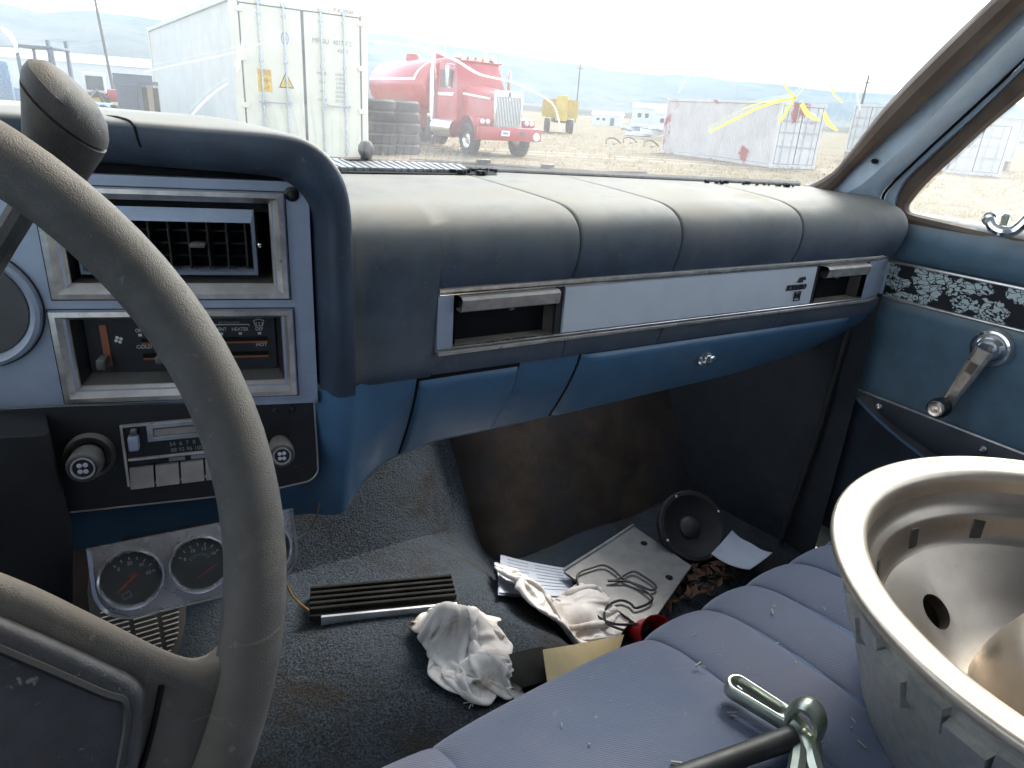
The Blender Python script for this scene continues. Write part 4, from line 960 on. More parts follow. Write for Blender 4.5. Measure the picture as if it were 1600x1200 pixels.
# narrow slots in the barrel and stepped teeth round the outside
for k in range(14):
    a = 2 * pi * k / 14 + .1
    R_ = WM @ Matrix.Rotation(a, 4, 'Z')
    MB(R_).box((.1640, 0, -.0545), (.0032, .013, .020), M=R_ @ Matrix.Translation((.1640, 0, -.0545)) @ Matrix.Rotation(.18, 4, 'X') @ Matrix.Rotation(.24, 4, 'Y') @ Matrix.Translation((-.1640, 0, .0545)), bev=.001, seg=1).build('barrel_slot', 'slot_dark', aw)
for k in range(40):
    a = 2 * pi * k / 40
    R_ = WM @ Matrix.Rotation(a, 4, 'Z')
    z0_ = -.040 - .009 * (k % 2)
    MB(R_).add([(.1795, -.0145, z0_ + .012), (.1795, .0145, z0_ + .012), (.1905, .0135, z0_ + .010), (.1905, -.0135, z0_ + .010), (.174, -.0145, z0_ - .014), (.174, .0145, z0_ - .014), (.1840, .0135, z0_ - .013), (.1840, -.0135, z0_ - .013)], [[0, 1, 2, 3], [3, 2, 6, 7], [7, 6, 5, 4], [0, 3, 7, 4], [1, 5, 6, 2]]).build('tooth', 'alloy_cast', aw, ang=0)

# ================================================================= CAST CLAMP WITH ROD
def on_seat(px, py, dz=0.0): 
    p = onz(px, py, -.445)
    for _ in range(4): p = onz(px, py, seatz(p.y) + dz)
    return p
tA, tB = on_seat(1152, 1075, .012), on_seat(1236, 1128, .012)
ca = thing('cast_clamp', 'zinc plated cast clamp with slotted arm and black rod on the seat', 'clamp', tB)
dx_ = (tB - tA).normalized(); ly = Vector((0, 0, 1)).cross(dx_).normalized(); Lc = (tB - tA).length
CM = Matrix((dx_, ly, dx_.cross(ly))).transposed().to_4x4(); CM.translation = tA
def loop_bar(M, L_, w, hole, th, name, mt, taper=0):
    """long eye: rounded outer outline with a slot, real opening"""
    n = 10; out = []; inn = []
    for k in range(n + 1): a = pi / 2 + pi * k / n; out.append((w * cos(a), w * sin(a))); inn.append((hole * cos(a) + hole * .2, hole * sin(a)))
    w2 = w * (1 - taper)
    for k in range(n + 1): a = -pi / 2 + pi * k / n; out.append((L_ + w2 * cos(a), w2 * sin(a))); inn.append((L_ * .78 + hole * .8 * cos(a), hole * .8 * sin(a)))
    def ring(P, z, s): return [(x, y, z) for x, y in P]
    def off(P, d_): 
        o = []; m = len(P)
        for i in range(m):
            t = (Vector(P[(i + 1) % m]) - Vector(P[i - 1])).normalized(); o.append((P[i][0] + t.y * d_, P[i][1] - t.x * d_))
        return o
    e = th * .25
    rings = [ring(inn, -th + e, 0), ring(off(inn, e), -th, 0), ring(off(out, -e), -th, 0), ring(out, -th + e, 0), ring(out, th - e, 0), ring(off(out, -e), th, 0), ring(off(inn, e), th, 0), ring(inn, th - e, 0)]
    return MB(M).grid(rings, close_u=True, close_v=True).build(name, mt, ca, ang=50)
loop_bar(CM, Lc * .95, .0102, .0062, .0065, 'slotted_arm', 'zinc', .15)
# upright eye at the joint
eC = on_seat(1258, 1128, .020)
EM = Matrix.Translation(eC) @ Matrix(((dx_.x, ly.x * 0, ly.x, 0), (dx_.y, 0, ly.y, 0), (0, 1, 0, 0), (0, 0, 0, 1)))
rows = []
for i in range(28):
    a = 2 * pi * i / 28; row = []
    for k in range(10):
        th = 2 * pi * k / 10; rr = .0050
        row.append(((.0130 + rr * cos(th)) * cos(a) * .85, (.0160 + rr * cos(th)) * sin(a), .0095 * sin(th)))
    rows.append(row)
MB(EM).grid(rows, close_u=True, close_v=True).build('eye', 'zinc', ca)
MB().tube(crom([tB + dx_ * -.002, lerp(tB, eC, .5) + Vector((0, 0, -.006)), eC + Vector((0, 0, -.016)), on_seat(1262, 1168, .010), on_seat(1275, 1215, .008), on_seat(1300, 1270, .008)], 4), [.0098] * 8 + [.0105] * 5 + [.0085] * 8, 10).build('web', 'zinc', ca)
MB().tube(crom([eC + Vector((-.006, 0, -.012)), on_seat(1248, 1180, .012), on_seat(1240, 1230, .01)], 4), .0065, 8).build('leg', 'zinc', ca)
MB().tube([on_seat(1238, 1152, .014), on_seat(1165, 1178, .012), on_seat(1060, 1216, .012), on_seat(960, 1260, .012)], [.0088, .0082, .0082, .0082], 14).build('rod', 'rod_black', ca)
MB().box(tA + Vector((-.0035, -.004, .0015)), (.0012, .005, .009), M=None).build('label_chip', 'white_print', ca, ang=0)

# ================================================================= THINGS ON THE FLOOR
def floor_sheet(poly_px, name, mt, lab, cat, dz=.004, curl=.0, n=10, group=None, thick=.0012, flat=False):
    """four-corner sheet laid on the floor, slightly curled, with thickness"""
    c_ = [on_floor(*p, dz=dz) for p in poly_px]
    rows = []
    for j in range(n + 1):
        row = []
        for i in range(n + 1):
            u, v_ = i / n, j / n; p = lerp(lerp(c_[0], c_[1], u), lerp(c_[3], c_[2], u), v_)
            z = (p.z if flat else max(p.z, floorz(p.x, p.y) + dz)) + curl * (abs(2 * u - 1) ** 3) * .5 + curl * (v_ ** 3) * .3 + .15 * curl * mnoise.noise(Vector((u * 3, v_ * 3, dz * 99)))
            row.append(Vector((p.x, p.y, z)))
        rows.append(row)
    m_ = MB(); m_.grid(rows); m_.grid([[p + Vector((0, 0, -thick)) for p in r] for r in rows][::-1])
    N_ = n + 1
    base = N_ * N_
    return m_, rows
# ribbed sill strip
A, B_ = on_floor(484, 952, .012), on_floor(712, 930, .012)
dx2 = (B_ - A).normalized(); sy = Vector((0, 0, 1)).cross(dx2).normalized(); Ls = (B_ - A).length
SM = Matrix((dx2, sy, dx2.cross(sy))).transposed().to_4x4(); SM.translation = A
sl = thing('sill_strip', 'dark ribbed plastic strip with pale front edge on the tunnel carpet', 'trim strip', A)
MB(SM).box((Ls / 2, .012, -.003), (Ls, .052, .008), bev=.001).build('base', 'sill_rubber', sl)
for k in range(5): MB(SM).box((Ls / 2, -.006 + k * .0095, .003), (Ls, .0050, .008), bev=.0018).build('rib', 'sill_rubber', sl)
MB(SM).box((Ls / 2 + .006, -.0155, -.006), (Ls - .014, .004, .014), bev=.0008).build('front_edge', 'sill_alu', sl)
# carbon papers
m_, rows = floor_sheet([(782, 868), (888, 890), (899, 934), (780, 930)], '', '', '', '', dz=.008, curl=.006)
pt = thing('paper_form', 'pale printed form lying behind the rag', 'paper', rows[5][5])
m_.build('sheet', 'paper', pt, ang=60)
m2, rows2 = floor_sheet([(776, 880), (880, 900), (895, 938), (778, 934)], '', '', '', '', dz=.005, curl=.006); m2.build('sheet', 'paper', pt, ang=60)
for j in range(1, 9):
    for a, b_ in (((1, 4), (5, 9)) if j % 3 else ((1, 9),)):
        q = [rows[j][k] + Vector((0, 0, .0006)) for k in range(a, b_ + 1)]; MB().tube(q, .00035, 4).build('print_line', 'grey_print', pt)
# grey metal plate with cable on it
m_, rows = floor_sheet([(990, 822), (1080, 884), (1010, 985), (880, 892)], '', '', '', '', dz=.03, curl=0, n=4, thick=.004)
mp_ = thing('metal_plate', 'grey metal plate with bright rear edge leaning in the footwell', 'metal plate', rows[2][2])
m_.build('plate', 'plate_grey', mp_, ang=30)
MB().tube([rows[0][0] + Vector((0, .001, .0015)), rows[2][0] + Vector((0, 0, .0015)), rows[4][0] + Vector((0, 0, .0015))], .0025, 6).build('bright_edge', 'plate_edge', mp_)
for a, b_ in ((rows[0][1], .2), (rows[1][4], .1)): MB().lathe([(0, .001), (.005, .0008), (.006, 0)], 12, Matrix.Translation(lerp(a, rows[2][2], .25) + Vector((0, 0, .001)))).build('screw', 'dark_cavity', mp_)
def on_plate(px, py): 
    a, b_, c_ = rows[0][0], rows[0][4], rows[4][4]; nn = (b_ - a).cross(c_ - a); r = ray(px, py); return r * (a.dot(nn) / r.dot(nn)) * .992
cpx = [(1000, 975), (960, 975), (930, 960), (912, 935), (902, 910), (905, 895), (925, 887), (942, 883), (958, 890), (975, 905), (1000, 915), (1018, 922), (1025, 915), (1005, 900), (988, 893), (965, 905), (950, 908), (985, 910), (1020, 935), (995, 950), (985, 943), (970, 938), (952, 945), (944, 960), (950, 975), (975, 985)]
o = MB().tube(crom([on_plate(*p) for p in cpx], 4), .0019, 6).build('loose_cable', 'cable_black'); tag(o, 'thin black cable coiled on the grey metal plate', 'cable')
# red cup
rc = on_floor(1012, 990, .022)
CMx = frame(rc, (1, -.2, .1), (.2, .55, .75)) @ Matrix.Scale(.82, 4)
cu = thing('red_cup', 'bright red plastic cup peeking out behind the seat edge', 'cup', rc)
MB().lathe([(.0, -.05), (.020, -.05), (.024, -.01), (.030, .03), (.033, .034), (.031, .034), (.027, .028), (.021, -.008), (.017, -.045), (0, -.045)], 28, CMx).build('cup', 'red_plastic', cu)
# manila envelope
m_, rows = floor_sheet([(848, 1016), (975, 992), (960, 1040), (856, 1075)], '', '', '', '', dz=.035, curl=.002, flat=True)
ev = thing('manila_envelope', 'yellow manila envelope sticking out from under the rag', 'envelope', rows[5][5]); m_.build('sheet', 'manila', ev, ang=60)
# dark tray under the envelope
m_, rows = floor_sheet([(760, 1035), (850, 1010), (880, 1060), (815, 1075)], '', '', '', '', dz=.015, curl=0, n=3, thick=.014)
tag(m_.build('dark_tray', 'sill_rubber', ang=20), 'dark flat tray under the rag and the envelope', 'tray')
# white scrap of paper beside the speaker
m_, rows = floor_sheet([(1143, 833), (1206, 868), (1170, 897), (1110, 872)], '', '', '', '', dz=.04, curl=.012)
tag(m_.build('paper_scrap', 'paper', ang=60), 'folded white paper scrap beside the round speaker', 'paper')
# speaker leaning in the footwell corner
spc = on_floor(1082, 822, .06)
SF = frame(spc, (.85, -.5, -.15), (.3, .62, .70)) @ Matrix.Scale(.88, 4)
sp = thing('round_speaker', 'round black loudspeaker leaning in the dark footwell corner', 'speaker', spc)
MB().lathe([(.066, -.02), (.070, -.004), (.070, .002), (.067, .005), (.060, .004), (.057, 0), (.035, -.010), (.022, -.013)], 40, SF).build('cone', 'speaker_black', sp)
MB().lathe([(.022, -.013), (.021, -.009), (.014, -.004), (0, -.002)], 28, SF).build('dome', 'speaker_dome', sp)
for k in range(4):
    a = .6 + k * pi / 2; MB().lathe([(0, .002), (.0025, .0016), (.003, 0)], 8, SF @ Matrix.Translation((.064 * cos(a), .064 * sin(a), .004))).build('screw', 'chrome', sp)
# dry leaf litter (nobody could count it)
lf = MB()
for i in range(260):
    px = 1000 + 190 * random.random(); py = 880 + 90 * random.random()
    if py > 985 - (px - 980) * .5: continue
    p = on_floor(px, py, .006 + .015 * random.random()); r = .006 + .010 * random.random()
    R_ = Matrix.Translation(p) @ Matrix.Rotation(random.random() * 6.3, 4, 'Z') @ Matrix.Rotation(random.uniform(-.6, .6), 4, 'X') @ Matrix.Rotation(random.uniform(-.6, .6), 4, 'Y')
    lf.add([(-r, 0, 0), (-r * .2, r * .45, r * .15), (r, 0, .0), (-r * .2, -r * .45, r * .15)], [[0, 1, 2], [0, 2, 3]], R_)
o = lf.build('leaf_litter', 'leaf_brown', ang=0); struct(o, 'stuff'); o['label'] = 'brown dry leaf litter in the passenger footwell'
# rag: two crumpled lobes of one cloth
rg = thing('white_rag', 'crumpled white rag with brown and red stains on the floor', 'rag', on_floor(790, 1000))
def drape(seed, center, axis, L0, W0, squeeze, name, iters=90, nu=54, nv=46, h0=.02, lumps=(), base=.005):
    """a small cloth settled by position based dynamics: pre-pleated, dropped on the floor, kept off itself"""
    rg_ = np.random.default_rng(seed); ax = np.array(axis, float); ax /= np.linalg.norm(ax); sd = np.array([-ax[1], ax[0]])
    u = np.linspace(-.5, .5, nu); v = np.linspace(-.5, .5, nv); U, V = np.meshgrid(u, v, indexing='ij')
    ph = rg_.uniform(0, 6.28, 6)
    a_ = U * L0 * squeeze[0] + .012 * np.sin(9 * V + ph[0]); b_ = V * W0 * squeeze[1] * (1 + .35 * np.sin(5 * U + ph[1])) + .022 * np.sin(7 * U + ph[2])
    Z = h0 + .030 * (1 + np.sin(V * 17 + 2.2 * np.sin(4 * U + ph[3]) + ph[4])) + .020 * (1 + np.sin(U * 15 + 2 * V + ph[5])) + .004 * rg_.normal(size=U.shape)
    X = np.stack([center[0] + a_ * ax[0] + b_ * sd[0], center[1] + a_ * ax[1] + b_ * sd[1], Z], -1)
    fz = np.vectorize(floorz); X[..., 2] += fz(X[..., 0], X[..., 1]); X = X.reshape(-1, 3); Pv = X.copy()
    idx = np.arange(nu * nv).reshape(nu, nv); du, dv = L0 / (nu - 1), W0 / (nv - 1); C = []
    def con(A, B, l, k): C.append((A.ravel(), B.ravel(), l, k))
    for par in (0, 1):
        con(idx[par:-1:2], idx[par + 1::2][:idx[par:-1:2].shape[0]], du, 1.0); con(idx[:, par:-1:2], idx[:, par + 1::2][:, :idx[:, par:-1:2].shape[1]], dv, 1.0)
    dd_ = (du * du + dv * dv) ** .5
    con(idx[:-1, :-1], idx[1:, 1:], dd_, .35); con(idx[1:, :-1], idx[:-1, 1:], dd_, .35); con(idx[:-3], idx[3:], du * 3, .05); con(idx[:, :-3], idx[:, 3:], dv * 3, .05)
    thick = min(du, dv) * .85
    for it in range(iters):
        X0 = X.copy(); vel = (X - Pv) * .93; Pv = X.copy(); X = X + vel; X[:, 2] -= .00035
        for sub_ in range(6):
            for A, B, l, k in C:
                d = X[B] - X[A]; n = np.linalg.norm(d, axis=1) + 1e-9; w = (.5 * k * (n - l) / n)[:, None] * d
                if k < 1: w = np.where((n < l)[:, None], w, w * .5)
                np.add.at(X, A, w * .8); np.add.at(X, B, -w * .8)
        if it % 3 == 0:                      # keep layers apart
            key = np.floor(X / thick).astype(int); order = {}
            for i, k3 in enumerate(map(tuple, key)): order.setdefault(k3, []).append(i)
            I, J = [], []
            offs = [(0, 0, 0), (1, 0, 0), (0, 1, 0), (0, 0, 1), (1, 1, 0), (1, 0, 1), (0, 1, 1), (1, 1, 1), (1, -1, 0), (1, 0, -1), (0, 1, -1), (1, -1, 1), (1, 1, -1), (1, -1, -1)]
            for k3, L1 in order.items():
                for o in offs:
                    L2 = order.get((k3[0] + o[0], k3[1] + o[1], k3[2] + o[2]))
                    if not L2: continue
                    for i in L1:
                        for j in L2:
                            if i < j or (o != (0, 0, 0) and i != j): I.append(i); J.append(j)
            I = np.array(I); J = np.array(J)
            far = (np.abs(I // nv - J // nv) > 1) | (np.abs(I % nv - J % nv) > 1); I, J = I[far], J[far]
            d = X[J] - X[I]; n = np.linalg.norm(d, axis=1) + 1e-9; m = n < thick
            w = (.4 * (thick - n[m]) / n[m])[:, None] * d[m]; np.add.at(X, I[m], -w); np.add.at(X, J[m], w)
        g_ = fz(X[:, 0], X[:, 1]) + base
        for lx, ly0, lr, lh in lumps: g_ = g_ + lh * np.exp(-((X[:, 0] - lx) ** 2 + (X[:, 1] - ly0) ** 2) / lr ** 2)     # more cloth bunched below
        low_ = X[:, 2] < g_
        X[low_, 2] = g_[low_]; X[low_, :2] = X[low_, :2] * .25 + X0[low_, :2] * .75; Pv[low_] = X[low_]
    G = X.reshape(nu, nv, 3)
    o = MB().grid([[Vector(p) for p in r] for r in G]).build(name, 'rag_cloth', rg, ang=0)
    o.data.shade_smooth()
    md = o.modifiers.new('s', 'SOLIDIFY'); md.thickness = .0022; md.offset = 0
    md = o.modifiers.new('ss', 'SUBSURF'); md.levels = 1; md.render_levels = 1
    return o
_c1 = on_floor(736, 1008, .015); _c2 = on_floor(870, 976, .02)
_d1 = on_floor(745, 1080, .02) - on_floor(720, 930, .02); _d2 = on_floor(960, 995, .02) - on_floor(800, 960, .02)
drape(4, (_c1.x, _c1.y), (_d1.x, _d1.y), .185, .185, (1.0, .50), 'near_fold', h0=.035, lumps=((_c1.x - .012, _c1.y + .040, .024, .042), (_c1.x + .016, _c1.y + .020, .020, .032), (_c1.x + .004, _c1.y - .035, .024, .022)))
drape(11, (_c2.x, _c2.y), (_d2.x, _d2.y), .245, .20, (.98, .60), 'far_fold', h0=.05, base=.022, lumps=((_c2.x - .045, _c2.y + .012, .030, .026), (_c2.x, _c2.y + .02, .024, .024), (_c2.x + .03, _c2.y - .02, .022, .022), (_c2.x + .065, _c2.y + .005, .03, .024)))
fr_ = MB()
for i in range(40):
    t = random.random(); base = on_floor(lerp(725, 790, t) + random.uniform(-4, 4), lerp(1084, 1020, t) + random.uniform(-4, 4), .012)
    fr_.tube([base, base + Vector((random.uniform(-.004, .010), random.uniform(-.010, .002), -.004)), base + Vector((random.uniform(-.008, .016), random.uniform(-.016, .0), -.008))], .0005, 4)
struct(fr_.build('frayed_threads', 'rag_cloth', rg, ang=0), 'stuff')
# ================================================================= OUTSIDE
OFF = Vector((0, 0, 0))
mat('container_cream', (.74, .70, .58), .55, var=.04, scale=3, vcol=(.66, .62, .51), vscale=1.2, vlo=.6, vhi=.9)
mat('container_side', (.70, .70, .67), .6, var=.05, scale=2)
mat('container_faded', (.66, .63, .61), .75, var=.08, scale=1.5, vcol=(.42, .10, .10), vscale=.42, vlo=.575, vhi=.64)
mat('container_white', (.60, .60, .58), .6, var=.06, scale=2)
mat('seal_grey', (.10, .11, .12), .7)
mat('rod_zinc', (.50, .54, .58), .45, metal=.5)
mat('sign_yellow', (.72, .45, .04), .5); mat('sign_blue', (.10, .25, .6), .5)
mat('truck_red', (.42, .020, .022), .35, var=.12, scale=2, coat=.3, vcol=(.36, .06, .05), vscale=1.5)
mat('truck_white', (.75, .74, .72), .4); mat('truck_chrome', (.75, .76, .78), .2, metal=1.0)
mat('tyre', (.015, .016, .018), .85, var=.3, dust=.2, scale=8); mat('truck_glass', (.06, .09, .10), .12)
mat('rad_dark', (.10, .10, .105), .6); mat('paint_yellow', (.55, .38, .03), .5, var=.15, scale=1); mat('steel_dark', (.035, .037, .042), .7, var=.3)
mat('wood_pale', (.38, .29, .19), .85); mat('loader_grey', (.10, .13, .17), .6); mat('pole_grey', (.14, .13, .12), .8); mat('roof_white', (.68, .70, .74), .5)
mat('clutter_blue', (.16, .26, .38), .6); mat('clutter_tan', (.36, .29, .2), .8)
def ground_mat():
    mt, nt, N, L, B = nodes('dry_grass'); P = pos(nt)
    a = nz(nt, .05, 6, .65, P, .3); b_ = nz(nt, .9, 6, .7, P); c_ = nz(nt, 9, 5, .7, P)
    c = mix(nt, ramp(nt, b_, .35, .7), (.165, .135, .085), (.26, .215, .14)); c = mix(nt, ramp(nt, a, .5, .7), c, (.155, .14, .09))
    c = mix(nt, ramp(nt, c_, .6, .8), c, (.27, .225, .15)); c = mix(nt, math_(nt, 'MULTIPLY', ramp(nt, nz(nt, .25, 5, .6, P), .58, .72), .6), c, (.24, .19, .13))
    sx = N.new('ShaderNodeSeparateXYZ'); L.new(P, sx.inputs[0])          # two worn wheel tracks crossing the yard
    tr = math_(nt, 'ADD', math_(nt, 'MULTIPLY', sx.outputs[0], .45), math_(nt, 'ADD', sx.outputs[1], math_(nt, 'MULTIPLY', nz(nt, .06, 2, .5, P), 9.0)))
    for c0 in (33.0, 35.0): c = mix(nt, math_(nt, 'MULTIPLY', math_(nt, 'SUBTRACT', 1.0, ramp(nt, math_(nt, 'ABSOLUTE', math_(nt, 'SUBTRACT', tr, c0)), .25, .6)), .75), c, (.33, .28, .21))
    L.new(c, B.inputs['Base Color']); B.inputs['Roughness'].default_value = .95; B.inputs['Specular IOR Level'].default_value = .1
    bump(nt, c_, .8, .05)
    mt, nt, N, L, B = nodes('hill_scrub'); P = pos(nt)
    a = nz(nt, .0012, 8, .65, P, .5); b_ = nz(nt, .006, 8, .7, P)
    c = mix(nt, ramp(nt, a, .35, .65), (.11, .10, .075), (.21, .165, .10)); c = mix(nt, ramp(nt, b_, .5, .7), c, (.055, .062, .05))
    L.new(c, B.inputs['Base Color']); B.inputs['Roughness'].default_value = 1; B.inputs['Specular IOR Level'].default_value = 0
ground_mat()
# ground sheet to the horizon (finer near the yard)
rs = [0, 3, 6, 10, 14, 18, 23, 29, 36, 46, 60, 90, 150, 300, 700, 1500, 3500, 7000, 11000]; rows = []
for r in rs:
    rows.append([(r * sin(a), r * cos(a), .09 * mnoise.noise(Vector((r * sin(a) * .12, r * cos(a) * .12, 0))) * min(1, r / 8) if r < 200 else 0) for a in [2 * pi * k / 120 for k in range(120)]])
struct(MB().grid(rows, close_u=True).build('ground', 'dry_grass'))
# hills: low tan bench on the left, long table ridge behind
def hills(name, rbase, rtop, prof, seed):
    azs, els = zip(*prof); rows = []
    for j in range(22):
        t = j / 21; r = lerp(rbase, rtop, t); row = []
        for k in range(181):
            az = -50 + 170 * k / 180
            H = interp(azs, els, az); sh = sstep(0, 1, t) if t < .85 else lerp(sstep(0, 1, .85), .97, (t - .85) / .15)
            nzv = mnoise.fractal(Vector((az * .22, t * 3.2, seed)), .9, 2.1, 6)
            h = tan(radians(H)) * rtop * sh * (1 + .16 * nzv * (1 - t * .8)) - 4
            row.append((r * sin(radians(az)), r * cos(radians(az)), h))
        rows.append(row)
    rows.append([(p[0] * 1.15, p[1] * 1.15, -20) for p in rows[-1]])
    struct(MB().grid(rows).build(name, 'hill_scrub', ang=80))
hills('ridge', 2600, 6200, [(-50, 2.6), (-5, 3.3), (.5, 4.0), (3, 3.75), (6, 4.25), (9, 4.15), (14, 4.1), (22, 4.6), (26, 4.45), (34, 3.85), (44, 3.12), (49, 3.05), (58, 2.7), (75, 2.2), (120, 1.8)], 1.0)
hills('foothills', 700, 2400, [(-50, 1.6), (0, 1.75), (6, 1.55), (12, 1.2), (20, .9), (30, .55), (40, .5), (60, .45), (120, .5)], 5.0)

def rotz(loc, az):
    """local +Y points along compass azimuth az (deg, clockwise from +Y)"""
    return Matrix.Translation(Vector(loc)) @ Matrix.Rotation(-radians(az), 4, 'Z')
def az_at(az, r): return (EYE.x + r * sin(radians(az)), r * cos(radians(az)))
# ---- shipping containers
def container(loc, az, W, L_, H, lab, mdoor, mside, detail, z0=0.0, blocks=False):
    """origin: middle of the door sill; body runs along local +Y"""
    M = rotz((loc[0], loc[1], z0), az); t = thing('shipping_container', lab, 'shipping container', (loc[0], loc[1], z0), 'shipping containers in the yard')
    # corrugated sides
    for sx in (-1, 1):
        rows = [[], []]; n = int(L_ / .14); 
        for k in range(n * 4 + 1):
            y = .12 + (L_ - .24) * k / (n * 4); d_ = (0, 0, .036, .036)[k % 4]
            for i, z in enumerate((.16, H - .12)): rows[i].append((sx * (W / 2 - .04 + .0 - d_), y, z))
        MB(M).grid(rows).build('corrugated_side', mside, t, ang=0)
    rows = [[(x, .1, H - .03), (x, L_ - .1, H - .03)] for x in (-W / 2 + .05, W / 2 - .05)]
    MB(M).grid(rows).build('roof', mside, t, ang=0)
    MB(M).box((0, L_ - .05, H / 2), (W - .1, .06, H - .1)).build('end_wall', mside, t, ang=0)
    for sx in (-1, 1):
        for y in (.08, L_ - .08): MB(M).box((sx * (W / 2 - .07), y, H / 2), (.14, .16, H - .02), bev=.02, seg=1).build('corner_post', mdoor, t)
        for z in (.08, H - .06): MB(M).box((sx * (W / 2 - .05), L_ / 2, z), (.11, L_ - .33, .13 if z < 1 else .10)).build('side_rail', mside, t, ang=0)
        for y in (.08, L_ - .08):
            for z in (.06, H - .06): MB(M).box((sx * (W / 2 - .085), y, z), (.178, .18, .125), bev=.015, seg=1).build('corner_casting', mdoor, t)
    MB(M).box((0, .07, H - .07), (W - .3, .12, .13)).build('door_header', mdoor, t, ang=0); MB(M).box((0, .07, .08), (W - .3, .12, .15)).build('door_sill', mdoor, t, ang=0)
    dw = (W - .30) / 2
    for sx in (-1, 1):
        cx_ = sx * (dw / 2 + .006); z0_, z1_ = .17, H - .15; hh = z1_ - z0_
        d_ = MB(M).box((cx_, .045, (z0_ + z1_) / 2), (dw - .035, .05, hh)).build('door', mdoor, t, ang=0)
        rect = [(cx_ - dw / 2 + .006, cx_ + dw / 2 - .006, z0_ - .008, z1_ + .008)][0]
        b = MB(M)
        for x in (rect[0], rect[1]): b.box((x, .03, (z0_ + z1_) / 2), (.032, .03, hh + .02))
        for z in (rect[2], rect[3]): b.box((cx_, .03, z), (dw - .05, .03, .03))
        b.build('door_seal', 'seal_grey', d_, ang=0)
        if detail:
            pz = [z0_ + .08 + k * (hh - .10) / 5 for k in range(6)]
            for k in range(5):
                zc = (pz[k] + pz[k + 1]) / 2; h2 = (pz[k + 1] - pz[k]) - .10
                rect_loft(M @ Matrix.Translation((cx_, .0185, zc)) @ Matrix.Rotation(pi / 2, 4, 'X'), [(-dw / 2 + .09, dw / 2 - .09, -h2 / 2, h2 / 2, 0), (-dw / 2 + .11, dw / 2 - .11, -h2 / 2 + .03, h2 / 2 - .03, -.020), (-.01, .01, -.01, .01, -.0205)], 'pressed_panel', mdoor, d_)
        for rx in (-.24, .24):
            x = cx_ + rx
            r_ = MB(M).tube([(x, -.015, z0_ - .06), (x, -.015, z1_ + .06)], .020, 8).build('lock_rod', 'rod_zinc', t)
            if detail:
                for k in range(4): MB(M).box((x, -.010, z0_ + .14 + k * (hh - .28) / 3), (.075, .05, .05), bev=.006, seg=1).build('rod_guide', 'rod_zinc', r_)
                for z in (z0_ - .05, z1_ + .05): MB(M).box((x, -.01, z), (.09, .05, .055)).build('cam', 'rod_zinc', r_, ang=0)
                zh = z0_ + hh * .37
                MB(M).tube([(x, -.035, zh), (x + .10 * sx, -.045, zh + .015), (x + .30 * sx * (1 if rx * sx < 0 else -1), -.045, zh + .010)], .013, 6).build('handle', 'rod_zinc', r_)
                MB(M).box((x + .05, -.03, zh + .01), (.07, .03, .07)).build('handle_hub', 'rod_zinc', r_, ang=0)
            else:
                for z in (.30, .55, .75): MB(M).box((cx_, -.012, z0_ + hh * z), (dw - .1, .012, .03)).build('door_rib', mdoor, r_, ang=0)
        if detail:
            for z in [z0_ + .1 + k * (hh - .2) / 3 for k in range(4)]: MB(M).box((sx * (W / 2 - .15), .01, z), (.14, .06, .10), bev=.01, seg=1).build('hinge', mdoor, t)
    if blocks:
        for y in (.15, L_ - .2):
            for x in (-W / 2 + .25, W / 2 - .25): MB(M).box((x, y, -z0 / 2 - .002), (.4, .3, z0 + .05)).build('timber_block', 'wood_pale', t, ang=0)
    return t, M
ax_, ay_ = az_at(14.2, 15.6)
CAZ = 2.0
cM = Vector((cos(radians(CAZ)), -sin(radians(CAZ)), 0)); mid = Vector((ax_, ay_, 0)) + cM * 1.36
ct, CMt = container(mid, CAZ, 2.72, 12.19, 3.08, 'large cream container with closed doors and yellow placards, left of the red truck', 'container_cream', 'container_side', True, z0=.17, blocks=True)
def CT(x, z, y=-.001): return CMt @ Matrix.Translation((x, y, z)) @ Matrix.Rotation(pi / 2, 4, 'X')
def placard(x, z, w, h, mt, lines, col='dark_print'):
    p = MB(CT(x, z, .016)).box((0, 0, 0), (w, h, .004)).build('placard', mt, ct, ang=0)
    for k, ln in enumerate(lines): text(ln, h / (len(lines) * 1.35), CT(x, z + h / 2 - h * (k + .5) / len(lines), .012), 'lettering', col, p, sx=.52)
placard(-.80, 1.60, .27, .42, 'sign_yellow', ['CAUTION', 'SUPER', 'HEAVY'], 'orange_print')
tri = [(-.15, -.13), (.15, -.13), (0, .17)]
MB(CT(-.38, 1.62, .016)).prism(tri, 0, .004).build('warning_triangle_border', 'dark_print', ct, ang=0); MB(CT(-.38, 1.615, .011)).prism([(x * .82, y * .82) for x, y in tri], 0, .003).build('warning_triangle', 'sign_yellow', ct, ang=0)
MB(CT(-.38, 1.615, .007)).prism([(.01, .07), (-.03, -.01), (-.005, -.01), (-.02, -.07), (.03, .01), (.005, .01)], 0, .002).build('warning_bolt', 'dark_print', ct, ang=0)
rows = [[(.075 * cos(2 * pi * k / 24) * q, .115 * sin(2 * pi * k / 24) * q, 0) for k in range(24)] for q in (1.0, .82)]
MB(CT(-.36, 2.40, .013)).grid(rows, close_u=True).build('round_mark', 'sign_blue', ct, ang=0); text('B', .13, CT(-.36, 2.40, .013), 'lettering', 'sign_blue', ct)
for z, s_, h in ((2.42, 'MFGU', .13), (2.26, '', .1)):
    if s_: text(s_, h, CT(.36, z, .013), 'lettering', 'grey_print', ct); text('401727 2', h, CT(.82, z, .013), 'lettering', 'grey_print', ct, sx=.8)
text('45G1', .11, CT(.82, 2.27, .013), 'lettering', 'grey_print', ct)
